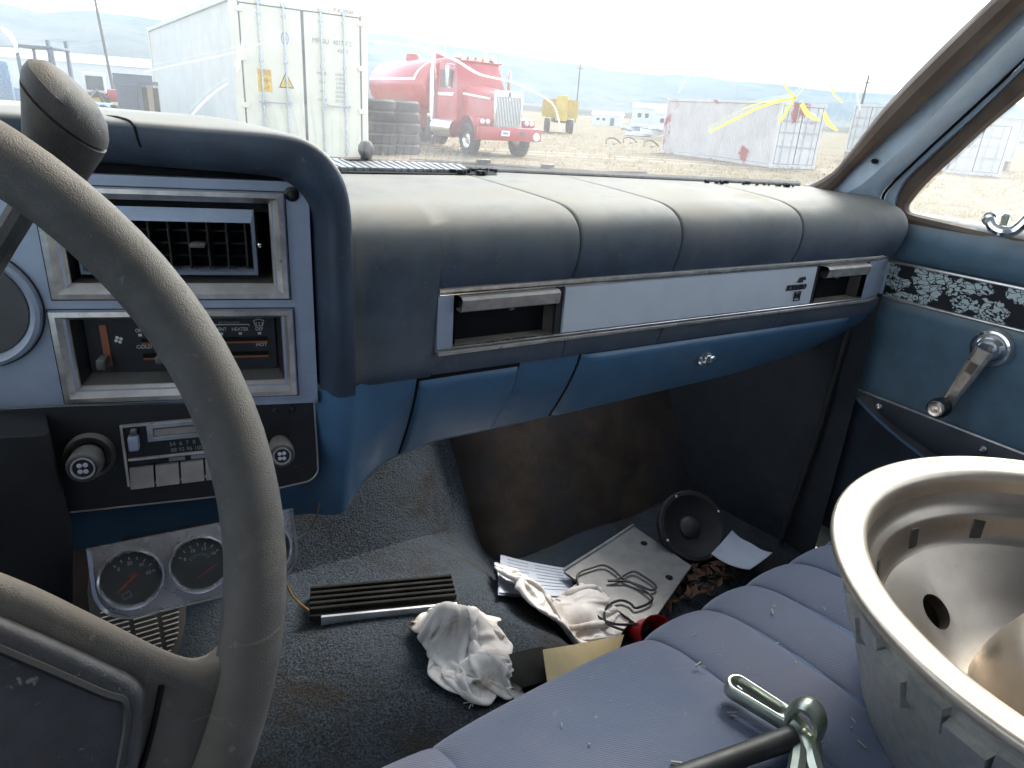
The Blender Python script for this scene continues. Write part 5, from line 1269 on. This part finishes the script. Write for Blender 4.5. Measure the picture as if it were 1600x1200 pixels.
for k, (a, b2) in enumerate((('MAX.GR.', '30,480 KG'), ('', '67,200 LB'), ('TARE', '3,940 KG'), ('', '8,690 LB'), ('NET', '26,540 KG'), ('', '58,510 LB'), ('CU.CAP.', '76.2 CU.M'))):
    if a: text(a, .07, CT(.36, 1.82 - .085 * k, .013), 'lettering', 'grey_print', ct, sx=.8)
    text(b2, .07, CT(.76, 1.82 - .085 * k, .013), 'lettering', 'grey_print', ct, sx=.8)
text("9'-6\" HIGH", .09, CT(.85, 3.015, .005), 'lettering', 'orange_print', ct)
MB(CT(-.62, .55, .012)).lathe([(.10, 0), (0, .001)], 20, CT(-.62, .55, .012)).build('round_sticker', 'sign_blue', ct, ang=0)
# right-hand faded container: corner toward us
M1 = Vector((25.3, 18.2, 0)); e_az = 101.0
em_ = Vector((sin(radians(e_az)), cos(radians(e_az)), 0)); midR = M1 + em_ * 1.22
container(midR, 11.0, 2.44, 7.8, 2.55, 'faded grey container with red paint patches standing alone on the grass', 'container_faded', 'container_faded', False)
x_, y_ = az_at(60.5, 46); container((x_, y_), 100, 2.44, 12.19, 2.6, 'pale container behind the faded grey one, near the windshield pillar', 'container_white', 'container_white', False, z0=.5, blocks=True)
x_, y_ = az_at(66.0, 36); container((x_ + 6, y_ + 1.5), 62, 2.44, 12.19, 2.45, 'pale container seen through the passenger window', 'container_white', 'container_white', False)
# ---- wheels for vehicles
def truck_wheel(M, R_, w, parent, hubmat='truck_chrome', name='wheel'):
    """axis along local X"""
    W_ = M @ Matrix.Rotation(pi / 2, 4, 'Y')
    o = MB().lathe([(R_ * .55, -w / 2), (R_ * .9, -w / 2), (R_ * .98, -w * .38), (R_, -w * .2), (R_, w * .2), (R_ * .98, w * .38), (R_ * .9, w / 2), (R_ * .55, w / 2)], 32, W_).build(name, 'tyre', parent)
    tb = MB()
    for k in range(24): tb.box((R_ * .995, 0, 0), (R_ * .05, R_ * .10, w * .86), M=W_ @ Matrix.Rotation(2 * pi * k / 24, 4, 'Z'))
    tb.build('tread', 'tyre', o, ang=0)
    MB().lathe([(R_ * .56, -w * .42), (R_ * .5, -w * .2), (R_ * .34, -w * .1), (R_ * .3, -w * .3), (R_ * .16, -w * .34), (0, -w * .34)], 24, W_).build('rim', hubmat, o)
    MB().lathe([(R_ * .56, w * .42), (R_ * .5, w * .2), (R_ * .34, w * .1), (R_ * .3, w * .3), (R_ * .16, w * .34), (0, w * .34)], 24, W_).build('rim', hubmat, o)
    return o
# ---- red tanker truck, nose toward us
TM = rotz((13.55, 21.0, 0), 183.0)                       # local +Y forward (toward us), local +X = truck's right
tk = thing('tanker_truck', 'red tanker truck with upright chrome grille parked beyond the cream container', 'truck', (13.55, 21.0, 0))
def T(b): b.M = TM; return b
def tbox(c, d_, name, mt, parent=None, bev=.03, seg=2): return T(MB()).box(c, d_, bev=bev, seg=seg).build(name, mt, parent or tk)
hood = T(MB()); rows = []
for k in range(9):
    t_ = k / 8; y = lerp(.74, -1.15, t_); w = lerp(.53, .72, t_); zt = lerp(2.02, 2.20, t_); zb_ = 1.02
    rows.append([(-w, y, zb_), (-w, y, zt - .22), (-w + .05, y, zt - .08), (-w + .18, y, zt), (0, y, zt + .05), (w - .18, y, zt), (w - .05, y, zt - .08), (w, y, zt - .22), (w, y, zb_)])
hood.grid(rows); hood.build('hood', 'truck_red', tk, ang=40)
g = tbox((0, .77, 1.50), (1.10, .10, 1.20), 'grille_frame', 'truck_chrome', bev=.05)
tbox((0, .815, 1.44), (.96, .04, .98), 'radiator', 'rad_dark', g, bev=.01)
for k in range(16): tbox((-.45 + k * .06, .84, 1.44), (.022, .03, .98), 'grille_bar', 'truck_chrome', g, bev=.005, seg=1)
tbox((0, .845, 2.0), (.05, .04, .14), 'grille_ornament', 'rad_dark', g, bev=.01)
for sx in (-1, 1):
    rows = []
    for k in range(13):
        a = pi * k / 12; rows.append([(sx * x_, .62 * cos(a) * (1.05 if cos(a) > 0 else .95), .55 + .74 * sin(a)) for x_ in (.56, .8, 1.12, 1.16)])
    fdr = T(MB()).grid(rows).build('fender', 'truck_red', tk)
    tbox((sx * .86, .70, 1.12), (.50, .12, .24), 'headlamp_housing', 'truck_red', bev=.04)
    for q in (-.10, .10): MB().lathe([(.085, 0), (.08, .03), (.05, .05), (0, .055)], 16, TM @ Matrix.Translation((sx * .86 + q, .76, 1.13)) @ Matrix.Rotation(-pi / 2, 4, 'X')).build('headlight', 'truck_white', tk)
    truck_wheel(TM @ Matrix.Translation((sx * .98, 0, .53)), .53, .30, tk)
    for yy in (-6.2, -7.6):
        for off_ in (.62, .95): truck_wheel(TM @ Matrix.Translation((sx * off_, yy, .53)), .53, .27, tk)
tbox((0, .95, .78), (2.42, .22, .42), 'bumper', 'truck_red', bev=.05)
pq = tbox((-.12 + .35, 1.068, .80), (.32, .012, .17), 'licence_plate', 'truck_white', bev=.003, seg=1); tbox((.23, 1.075, .80), (.20, .008, .06), 'plate_print', 'sign_blue', pq, bev=.001, seg=1)
tbox((-.42, 1.066, .80), (.16, .012, .16), 'tow_plate', 'rad_dark', bev=.004, seg=1)
MB().lathe([(.14, 0), (.13, .04), (0, .05)], 18, TM @ Matrix.Translation((-1.0, 1.06, .72)) @ Matrix.Rotation(-pi / 2, 4, 'X')).build('fog_light', 'truck_white', tk)
cabm = T(MB()); rows = []
for y, w, zt in ((-1.12, .94, 2.25), (-1.22, .95, 2.50), (-1.48, .93, 3.02), (-1.62, .92, 3.10), (-2.62, .92, 3.12), (-2.66, .93, 3.0)):
    rows.append([(-w, y, 1.0), (-w - .02, y, 1.9), (-w, y, min(2.2, zt)), (-w + .06, y, zt - .08), (-w + .16, y, zt), (0, y, zt + .03), (w - .16, y, zt), (w - .06, y, zt - .08), (w, y, min(2.2, zt)), (w + .02, y, 1.9), (w, y, 1.0)])
cabm.grid(rows); nn = 11; cabm.f += [list(range(nn)), [5 * nn + k for k in range(nn)]]; cb = cabm.build('cab', 'truck_red', tk, ang=25)
for sx in (-1, 1):
    T(MB()).add([(sx * .05, -1.215, 2.34), (sx * .84, -1.215, 2.34), (sx * .80, -1.455, 2.90), (sx * .05, -1.455, 2.93)], [[0, 1, 2, 3]]).build('windshield_pane', 'truck_glass', tk, ang=0)
    T(MB()).box((sx * .962, -1.98, 2.42), (.012, .80, .58), bev=.004, seg=1).build('side_window', 'truck_glass', tk)
    T(MB()).box((sx * .968, -2.42, 2.42), (.014, .04, .58)).build('window_post', 'truck_red', tk, ang=0)
    tbox((sx * 1.24, -1.32, 2.48), (.06, .16, .66), 'mirror', 'truck_chrome', bev=.02)
    T(MB()).tube([(sx * .95, -1.35, 2.85), (sx * 1.24, -1.32, 2.85)], .015, 6).build('mirror_arm', 'truck_chrome', tk); T(MB()).tube([(sx * .95, -1.35, 2.12), (sx * 1.24, -1.32, 2.12)], .015, 6).build('mirror_arm', 'truck_chrome', tk)
    stk_ = T(MB()).tube([(sx * 1.06, -2.82, 1.0), (sx * 1.06, -2.82, 3.62), (sx * 1.08, -2.95, 3.72)], .075, 14).build('exhaust_stack', 'truck_chrome', tk)
    T(MB()).tube([(sx * 1.06, -2.82, 1.25), (sx * 1.06, -2.82, 2.75)], .115, 14).build('heat_shield', 'truck_chrome', stk_)
    T(MB()).tube([(sx * 1.0, -.95, .80), (sx * 1.0, -2.5, .80)], .30, 20).build('fuel_tank', 'truck_chrome', tk)
    tbox((sx * 1.0, -2.75, .75), (.5, .4, .5), 'step_box', 'steel_dark', bev=.02)
    T(MB()).add([(sx * .955, -1.2, 1.86), (sx * .955, -2.6, 1.86), (sx * .957, -2.6, 1.97), (sx * .957, -1.2, 1.97)], [[0, 1, 2, 3]]).build('white_stripe', 'truck_white', tk, ang=0)
    T(MB()).add([(sx * .735, -1.1, 2.0), (sx * .735, -1.1, 1.92), (sx * .60, .6, 1.80), (sx * .60, .6, 1.86)], [[0, 1, 2, 3]]).build('white_stripe', 'truck_white', tk, ang=0)
tbox((0, -1.52, 3.0), (1.9, .22, .05), 'sun_visor', 'truck_red', bev=.015)
for k in range(5): MB().lathe([(.05, 0), (.045, .05), (.02, .075), (0, .08)], 10, TM @ Matrix.Translation((-.6 + .3 * k, -1.6, 3.13))).build('marker_light', 'sign_yellow', tk)
for sx in (-.7, .7): T(MB()).tube([(sx, -1.75, 3.18), (sx, -1.55, 3.18)], [.05, .10], 12).build('air_horn', 'truck_chrome', tk)
for sx in (-1, 1): tbox((sx * .42, -3.2, .85), (.10, 8.0, .26), 'frame_rail', 'steel_dark', bev=.01)
tbox((0, -3.05, 1.75), (1.7, .28, 1.5), 'pump_cabinet', 'truck_red', bev=.05)
rows = []
for y, s_ in ((-3.22, .0), (-3.24, .6), (-3.32, .93), (-3.45, 1.0), (-8.9, 1.0), (-9.05, .93), (-9.12, .6), (-9.14, 0)):
    rows.append([(1.20 * s_ * cos(2 * pi * k / 40), y, 2.18 + .98 * s_ * sin(2 * pi * k / 40)) for k in range(40)])
tank = T(MB()).grid(rows, close_u=True).build('tank', 'truck_red', tk, ang=40)
def tank_p(y, a, o=.012): return ((1.20 + o) * cos(a), y, 2.18 + (.98 + o) * sin(a))
for sx in (0, 1):
    f_ = (lambda a: pi - a) if sx else (lambda a: a)
    T(MB()).grid([[tank_p(y, f_(a)) for a in (.16, .26)] for y in [-4.1 - 4.7 * k / 10 for k in range(11)]]).build('white_stripe', 'truck_white', tank)
    T(MB()).grid([[tank_p(-4.1 + .55 * (k / 8) ** 1.4 - q, f_(.20 + 1.25 * k / 8)) for q in (0, .22)] for k in range(9)]).build('white_stripe', 'truck_white', tank)
for y in (-4.6, -7.0): MB().lathe([(.30, 0), (.30, .2), (.26, .26), (0, .27)], 20, TM @ Matrix.Translation((0, y, 3.12))).build('hatch', 'truck_red', tank)
for sx in (-1, 1): tbox((sx * 1.0, -4.6, 1.05), (.5, 1.4, .7), 'side_cabinet', 'truck_red', bev=.03)
# stacked tyres in front of the tanker's tail
for i, (px, rr) in enumerate(((24.2, 22.6), (26.0, 23.2))):
    x_, y_ = az_at(px, rr)
    t = thing('tyre_stack', ('left' if i == 0 else 'right') + ' hand stack of big black tyres beside the cream container', 'tyre stack', (x_, y_, 0), 'tyre stacks by the container')
    for k in range(5): 
        tt = MB().lathe([(.30, -.15), (.48, -.16), (.56, -.10), (.575, 0), (.56, .10), (.48, .16), (.30, .15), (.28, 0), (.30, -.15)], 28, Matrix.Translation((x_ + .05 * random.uniform(-1, 1), y_, .17 + k * .315))).build('tyre', 'tyre', t)
# ---- yellow dump body on a trailer, far right of the truck
YM = rotz((*az_at(38.2, 62), 0), 215); yt = thing('dump_truck', 'yellow dump box on a dark trailer behind the red truck', 'trailer', (*az_at(38.2, 62), 0))
YM.translation.z = 0
yb = MB(YM)
rows = [[(-1.25, -2.6, 1.15), (1.25, -2.6, 1.15), (1.35, -2.7, 2.55), (-1.35, -2.7, 2.55)], [(-1.25, 2.4, 1.15), (1.25, 2.4, 1.15), (1.35, 2.6, 2.55), (-1.35, 2.6, 2.55)]]
yb.grid(rows, close_u=True); yb.f += [[0, 1, 2, 3], [4, 5, 6, 7]]; yb.build('dump_box', 'paint_yellow', yt, ang=0)
for y in (-2, -1, 0, 1, 2): MB(YM).box((0, y, 1.85), (2.75, .10, 1.3)).build('box_rib', 'paint_yellow', yt, ang=0)
MB(YM).box((0, 0, .95), (1.0, 6.0, .3)).build('chassis', 'steel_dark', yt, ang=0)
for sx in (-1, 1):
    for y in (-1.9, -.6, 2.0): truck_wheel(YM @ Matrix.Translation((sx * .95, y, .52)), .52, .32, yt, 'steel_dark')
MB(YM).box((0, 3.2, 1.9), (.9, .5, 1.9), bev=.05).build('headboard', 'paint_yellow', yt)
# ---- crate rack beside the container (pale posts in a dark frame)
PM = rotz((*az_at(9.6, 27), 0), 10); pr = thing('timber_rack', 'dark steel rack with upright pale timbers left of the cream container', 'rack', (*az_at(9.6, 27), 0))
MB(PM).box((0, .5, .75), (1.55, .9, 1.4), bev=.02).build('dark_load', 'steel_dark', pr)
for x in (-.78, .78): MB(PM).box((x, 0, .78), (.12, .12, 1.56)).build('frame_post', 'loader_grey', pr, ang=0)
MB(PM).box((0, 0, 1.58), (1.7, .14, .10)).build('frame_top', 'loader_grey', pr, ang=0)
for x in (-.48, 0, .46): MB(PM).box((x, -.02, .76), (.16, .08, 1.5)).build('timber', 'wood_pale', pr, ang=0)
MB(PM).box((-1.15, .2, .75), (.6, .5, 1.5), bev=.02).build('side_panel', 'loader_grey', pr)
# ---- red tractor / implement clutter at left
RM = rotz((*az_at(6.6, 40), 0), 95); rt = thing('red_implement', 'small red farm machine left of the timber rack', 'farm machine', (*az_at(6.6, 40), 0))
MB(RM).box((0, .4, .95), (.8, 2.0, .55), bev=.08).build('body', 'truck_red', rt); MB(RM).box((0, -.9, 1.45), (1.0, .9, .9), bev=.08).build('cabin', 'roof_white', rt)
MB(RM).box((0, -.9, 1.45), (1.02, .7, .6)).build('cabin_glass', 'truck_glass', rt, ang=0); MB(RM).tube([(0, 1.2, 1.1), (0, 2.2, 1.4), (0, 2.9, .7)], .10, 8).build('boom', 'truck_red', rt)
for sx in (-1, 1): truck_wheel(RM @ Matrix.Translation((sx * .7, -.9, .55)), .55, .3, rt, 'paint_yellow'); truck_wheel(RM @ Matrix.Translation((sx * .65, 1.0, .4)), .4, .24, rt, 'paint_yellow')
for k, (az, r, w) in enumerate(((7.9, 44, 1.6), (5.2, 36, 1.4))):
    KM_ = rotz((*az_at(az, r), 0), 80 + 40 * k); t = thing('scrap_machine', ('low red and tan scrap heap right of the red farm machine', 'blue grey scrap machine behind the shifter knob')[k], 'scrap', (*az_at(az, r), 0))
    MB(KM_).box((0, 0, .45), (w, w * .6, .5), bev=.06).build('bed', ('truck_red', 'clutter_blue')[k], t); MB(KM_).tube([(-w / 2, 0, .7), (0, .1, 1.2), (w / 2, 0, .8)], .06, 6).build('arm', 'steel_dark', t)
    for x in (-.5, .5): truck_wheel(KM_ @ Matrix.Translation((x, .5, .32)), .32, .2, t, 'steel_dark')
# ---- loader mast (open dark frame) at far left
LM = rotz((*az_at(2.6, 30), 0), 30); lt = thing('forklift', 'blue grey forklift with open cage behind the shifter knob', 'forklift', (*az_at(2.6, 30), 0))
for x, y in ((-.55, -.4), (.55, -.4), (-.55, .6), (.55, .6)): MB(LM).box((x, y, 1.7), (.08, .08, 1.5)).build('cage_post', 'loader_grey', lt, ang=0)
MB(LM).box((0, .1, 2.46), (1.25, 1.15, .08), bev=.02).build('cage_roof', 'loader_grey', lt); MB(LM).box((0, -.3, .8), (1.2, 1.9, .75), bev=.1).build('body', 'clutter_blue', lt)
for x in (-.3, .3): MB(LM).box((x, 1.1, 1.5), (.1, .12, 2.5)).build('mast_rail', 'loader_grey', lt, ang=0)
for sx in (-1, 1): truck_wheel(LM @ Matrix.Translation((sx * .6, .8, .38)), .38, .25, lt, 'steel_dark'); truck_wheel(LM @ Matrix.Translation((sx * .55, -.9, .3)), .3, .22, lt, 'steel_dark')
DMx = rotz((*az_at(.3, 22), 0), 0); dk = thing('dark_trailer', 'dark blue trailer side cut by the left edge of the windshield', 'trailer', (*az_at(.3, 22), 0))
MB(DMx).box((-.6, 0, 1.2), (1.5, 4, 1.3), bev=.1).build('body', 'clutter_blue', dk)
for y in (-1, 1): truck_wheel(DMx @ Matrix.Translation((.2, y, .4)), .4, .25, dk, 'steel_dark')
# ---- poles
for az, r, h, lean, lab in ((6.4, 75, 9.5, -.06, 'leaning wooden utility pole left of the cream container'), (59.7, 70, 6.2, .04, 'thin pole rising behind the pale container near the pillar'), (39.5, 140, 10, 0, 'distant pole above the yellow dump box')):
    x_, y_ = az_at(az, r); t = thing('utility_pole', lab, 'pole', (x_, y_, 0))
    MB().tube([(x_, y_, -.2), (x_ + lean * h, y_, h)], [.14, .09], 8).build('shaft', 'pole_grey', t); MB().box((x_ + lean * (h - .6), y_, h - .6), (1.6, .1, .1)).build('cross_arm', 'pole_grey', t, ang=0)
# ---- far sheds
def shed(az, r, w, d_, h, lab, mw='roof_white', rot=0, cat='shed', mr='roof_white'):
    x_, y_ = az_at(az, r); M = rotz((x_, y_, 0), az + rot); t = thing('shed', lab, cat, (x_, y_, 0), 'far sheds')
    MB(M).box((0, 0, h * .4), (w, d_, h * .8)).build('wall', mw, t, ang=0)
    MB(M).add([(-w / 2 - .2, -d_ / 2 - .2, h * .78), (w / 2 + .2, -d_ / 2 - .2, h * .78), (w / 2 + .2, 0, h * 1.05), (-w / 2 - .2, 0, h * 1.05), (-w / 2 - .2, d_ / 2 + .2, h * .78), (w / 2 + .2, d_ / 2 + .2, h * .78)], [[0, 1, 2, 3], [3, 2, 5, 4], [0, 3, 4], [1, 5, 2]]).build('roof', mr, t, ang=0)
    MB(M).box((w * .2, -d_ / 2 - .02, h * .3), (w * .14, .06, h * .56)).build('door', 'loader_grey', t, ang=0)
    for k in (-.3, -.1): MB(M).box((w * k, -d_ / 2 - .02, h * .45), (w * .10, .06, h * .2)).build('window', 'truck_glass', t, ang=0)
shed(4.2, 120, 34, 12, 4.6, 'long white roofed shed at far left under the hills'); shed(9.4, 150, 18, 10, 3.4, 'low white shed between the utility pole and the cream container')
shed(42.0, 130, 5.0, 3, 2.2, 'low white trailer like shed right of the yellow dump box', rot=8); shed(45.2, 190, 9, 8, 5.0, 'white house with grey roof left of the faded container', mr='loader_grey'); shed(47.0, 120, 6, 5, 3.2, 'small white shed half hidden by the faded container', mr='roof_white')
for k, (az, r, c_) in enumerate(((44.2, 75, 'clutter_blue'), (45.6, 62, 'roof_white'), (46.6, 70, 'clutter_blue'))):
    x_, y_ = az_at(az, r); t = thing('scrap_pile', ('blue sheet scrap pile below the white house', 'white sheet scrap pile left of the faded container', 'blue grey scrap pile touching the faded container')[k], 'scrap pile', (x_, y_, 0))
    for j in range(5):
        MB(rotz((x_ + random.uniform(-1.5, 1.5), y_ + random.uniform(-1, 1), .25 + .16 * j), random.random() * 180) @ Matrix.Rotation(random.uniform(-.25, .25), 4, 'X')).box((0, 0, 0), (2.2, .9, .10 + .2 * random.random())).build('sheet', c_ if j % 2 else 'roof_white', t, ang=0)
# ---- bits lying on the grass
for k, (px, py) in enumerate(((957, 226), (983, 224), (1016, 230))):
    p = onz(px, py, -1.55) + EYE; p.z = 0
    t = thing('fallen_frame', ('low bent scrap bar lying in the grass right of the red truck', 'second scrap bar lying in the grass right of the red truck', 'small bent pipe frame lying by the faded container')[k], 'scrap', p)
    MB().tube(crom([p + Vector((-.5, 0, .05)), p + Vector((-.3, .2, .3)), p + Vector((.2, .1, .35)), p + Vector((.5, -.2, .08))], 4), .05, 6).build('bar', 'rust_rubber', t)
    MB().tube([p + Vector((-.2, -.3, .04)), p + Vector((.6, .3, .10))], .06, 6).build('bar', 'rust_rubber', t)
# ---- dry grass tufts (uncountable)
gt = MB(); rng = random.Random(3); V_ = []; F_ = []
for i in range(5200):
    az = radians(rng.uniform(-2, 78)); r = 13 + 45 * rng.random() ** 1.6
    x0, y0 = EYE.x + r * sin(az), r * cos(az); h = rng.uniform(.04, .15)
    for j in range(4):
        a = rng.random() * 6.28; w = .02 + .02 * rng.random(); lx, ly_ = rng.uniform(-.12, .12), rng.uniform(-.12, .12); b0 = len(V_)
        V_ += [Vector((x0 + w * cos(a) + lx * .4, y0 + w * sin(a) + ly_ * .4, -.02)), Vector((x0 - w * cos(a) + lx * .4, y0 - w * sin(a) + ly_ * .4, -.02)), Vector((x0 + lx, y0 + ly_, h))]; F_.append([b0, b0 + 1, b0 + 2])
gt.v = V_; gt.f = F_
gm = mat('grass_blade', (.34, .27, .16), .9, var=.2, scale=2); gn = gm.node_tree; tl = gn.nodes.new('ShaderNodeBsdfTranslucent'); tl.inputs[0].default_value = (.36, .29, .17, 1); ms = gn.nodes.new('ShaderNodeMixShader'); ms.inputs[0].default_value = .5
gn.links.new(gn.nodes['Principled BSDF'].outputs[0], ms.inputs[1]); gn.links.new(tl.outputs[0], ms.inputs[2]); gn.links.new(ms.outputs[0], gn.nodes['Material Output'].inputs[0])
o = gt.build('grass_tufts', 'grass_blade', ang=0); struct(o, 'stuff'); o['label'] = 'dry yellow grass tufts across the yard'

# ---- the air: thin even haze round the whole place
hz = MB().box((0, 0, 285), (22600, 22600, 650)).build('haze', 'dry_grass', ang=0); struct(hz, 'stuff'); hz['label'] = 'thin pale haze in the air over the valley'
hm = bpy.data.materials.new('haze'); hm.use_nodes = True; hn = hm.node_tree; hn.nodes.remove(hn.nodes['Principled BSDF'])
pv = hn.nodes.new('ShaderNodeVolumePrincipled'); pv.inputs['Color'].default_value = (.50, .76, 1.0, 1); pv.inputs['Density'].default_value = .00010; pv.inputs['Anisotropy'].default_value = .2
hn.links.new(pv.outputs[0], hn.nodes['Material Output'].inputs['Volume']); hz.data.materials.clear(); hz.data.materials.append(hm)
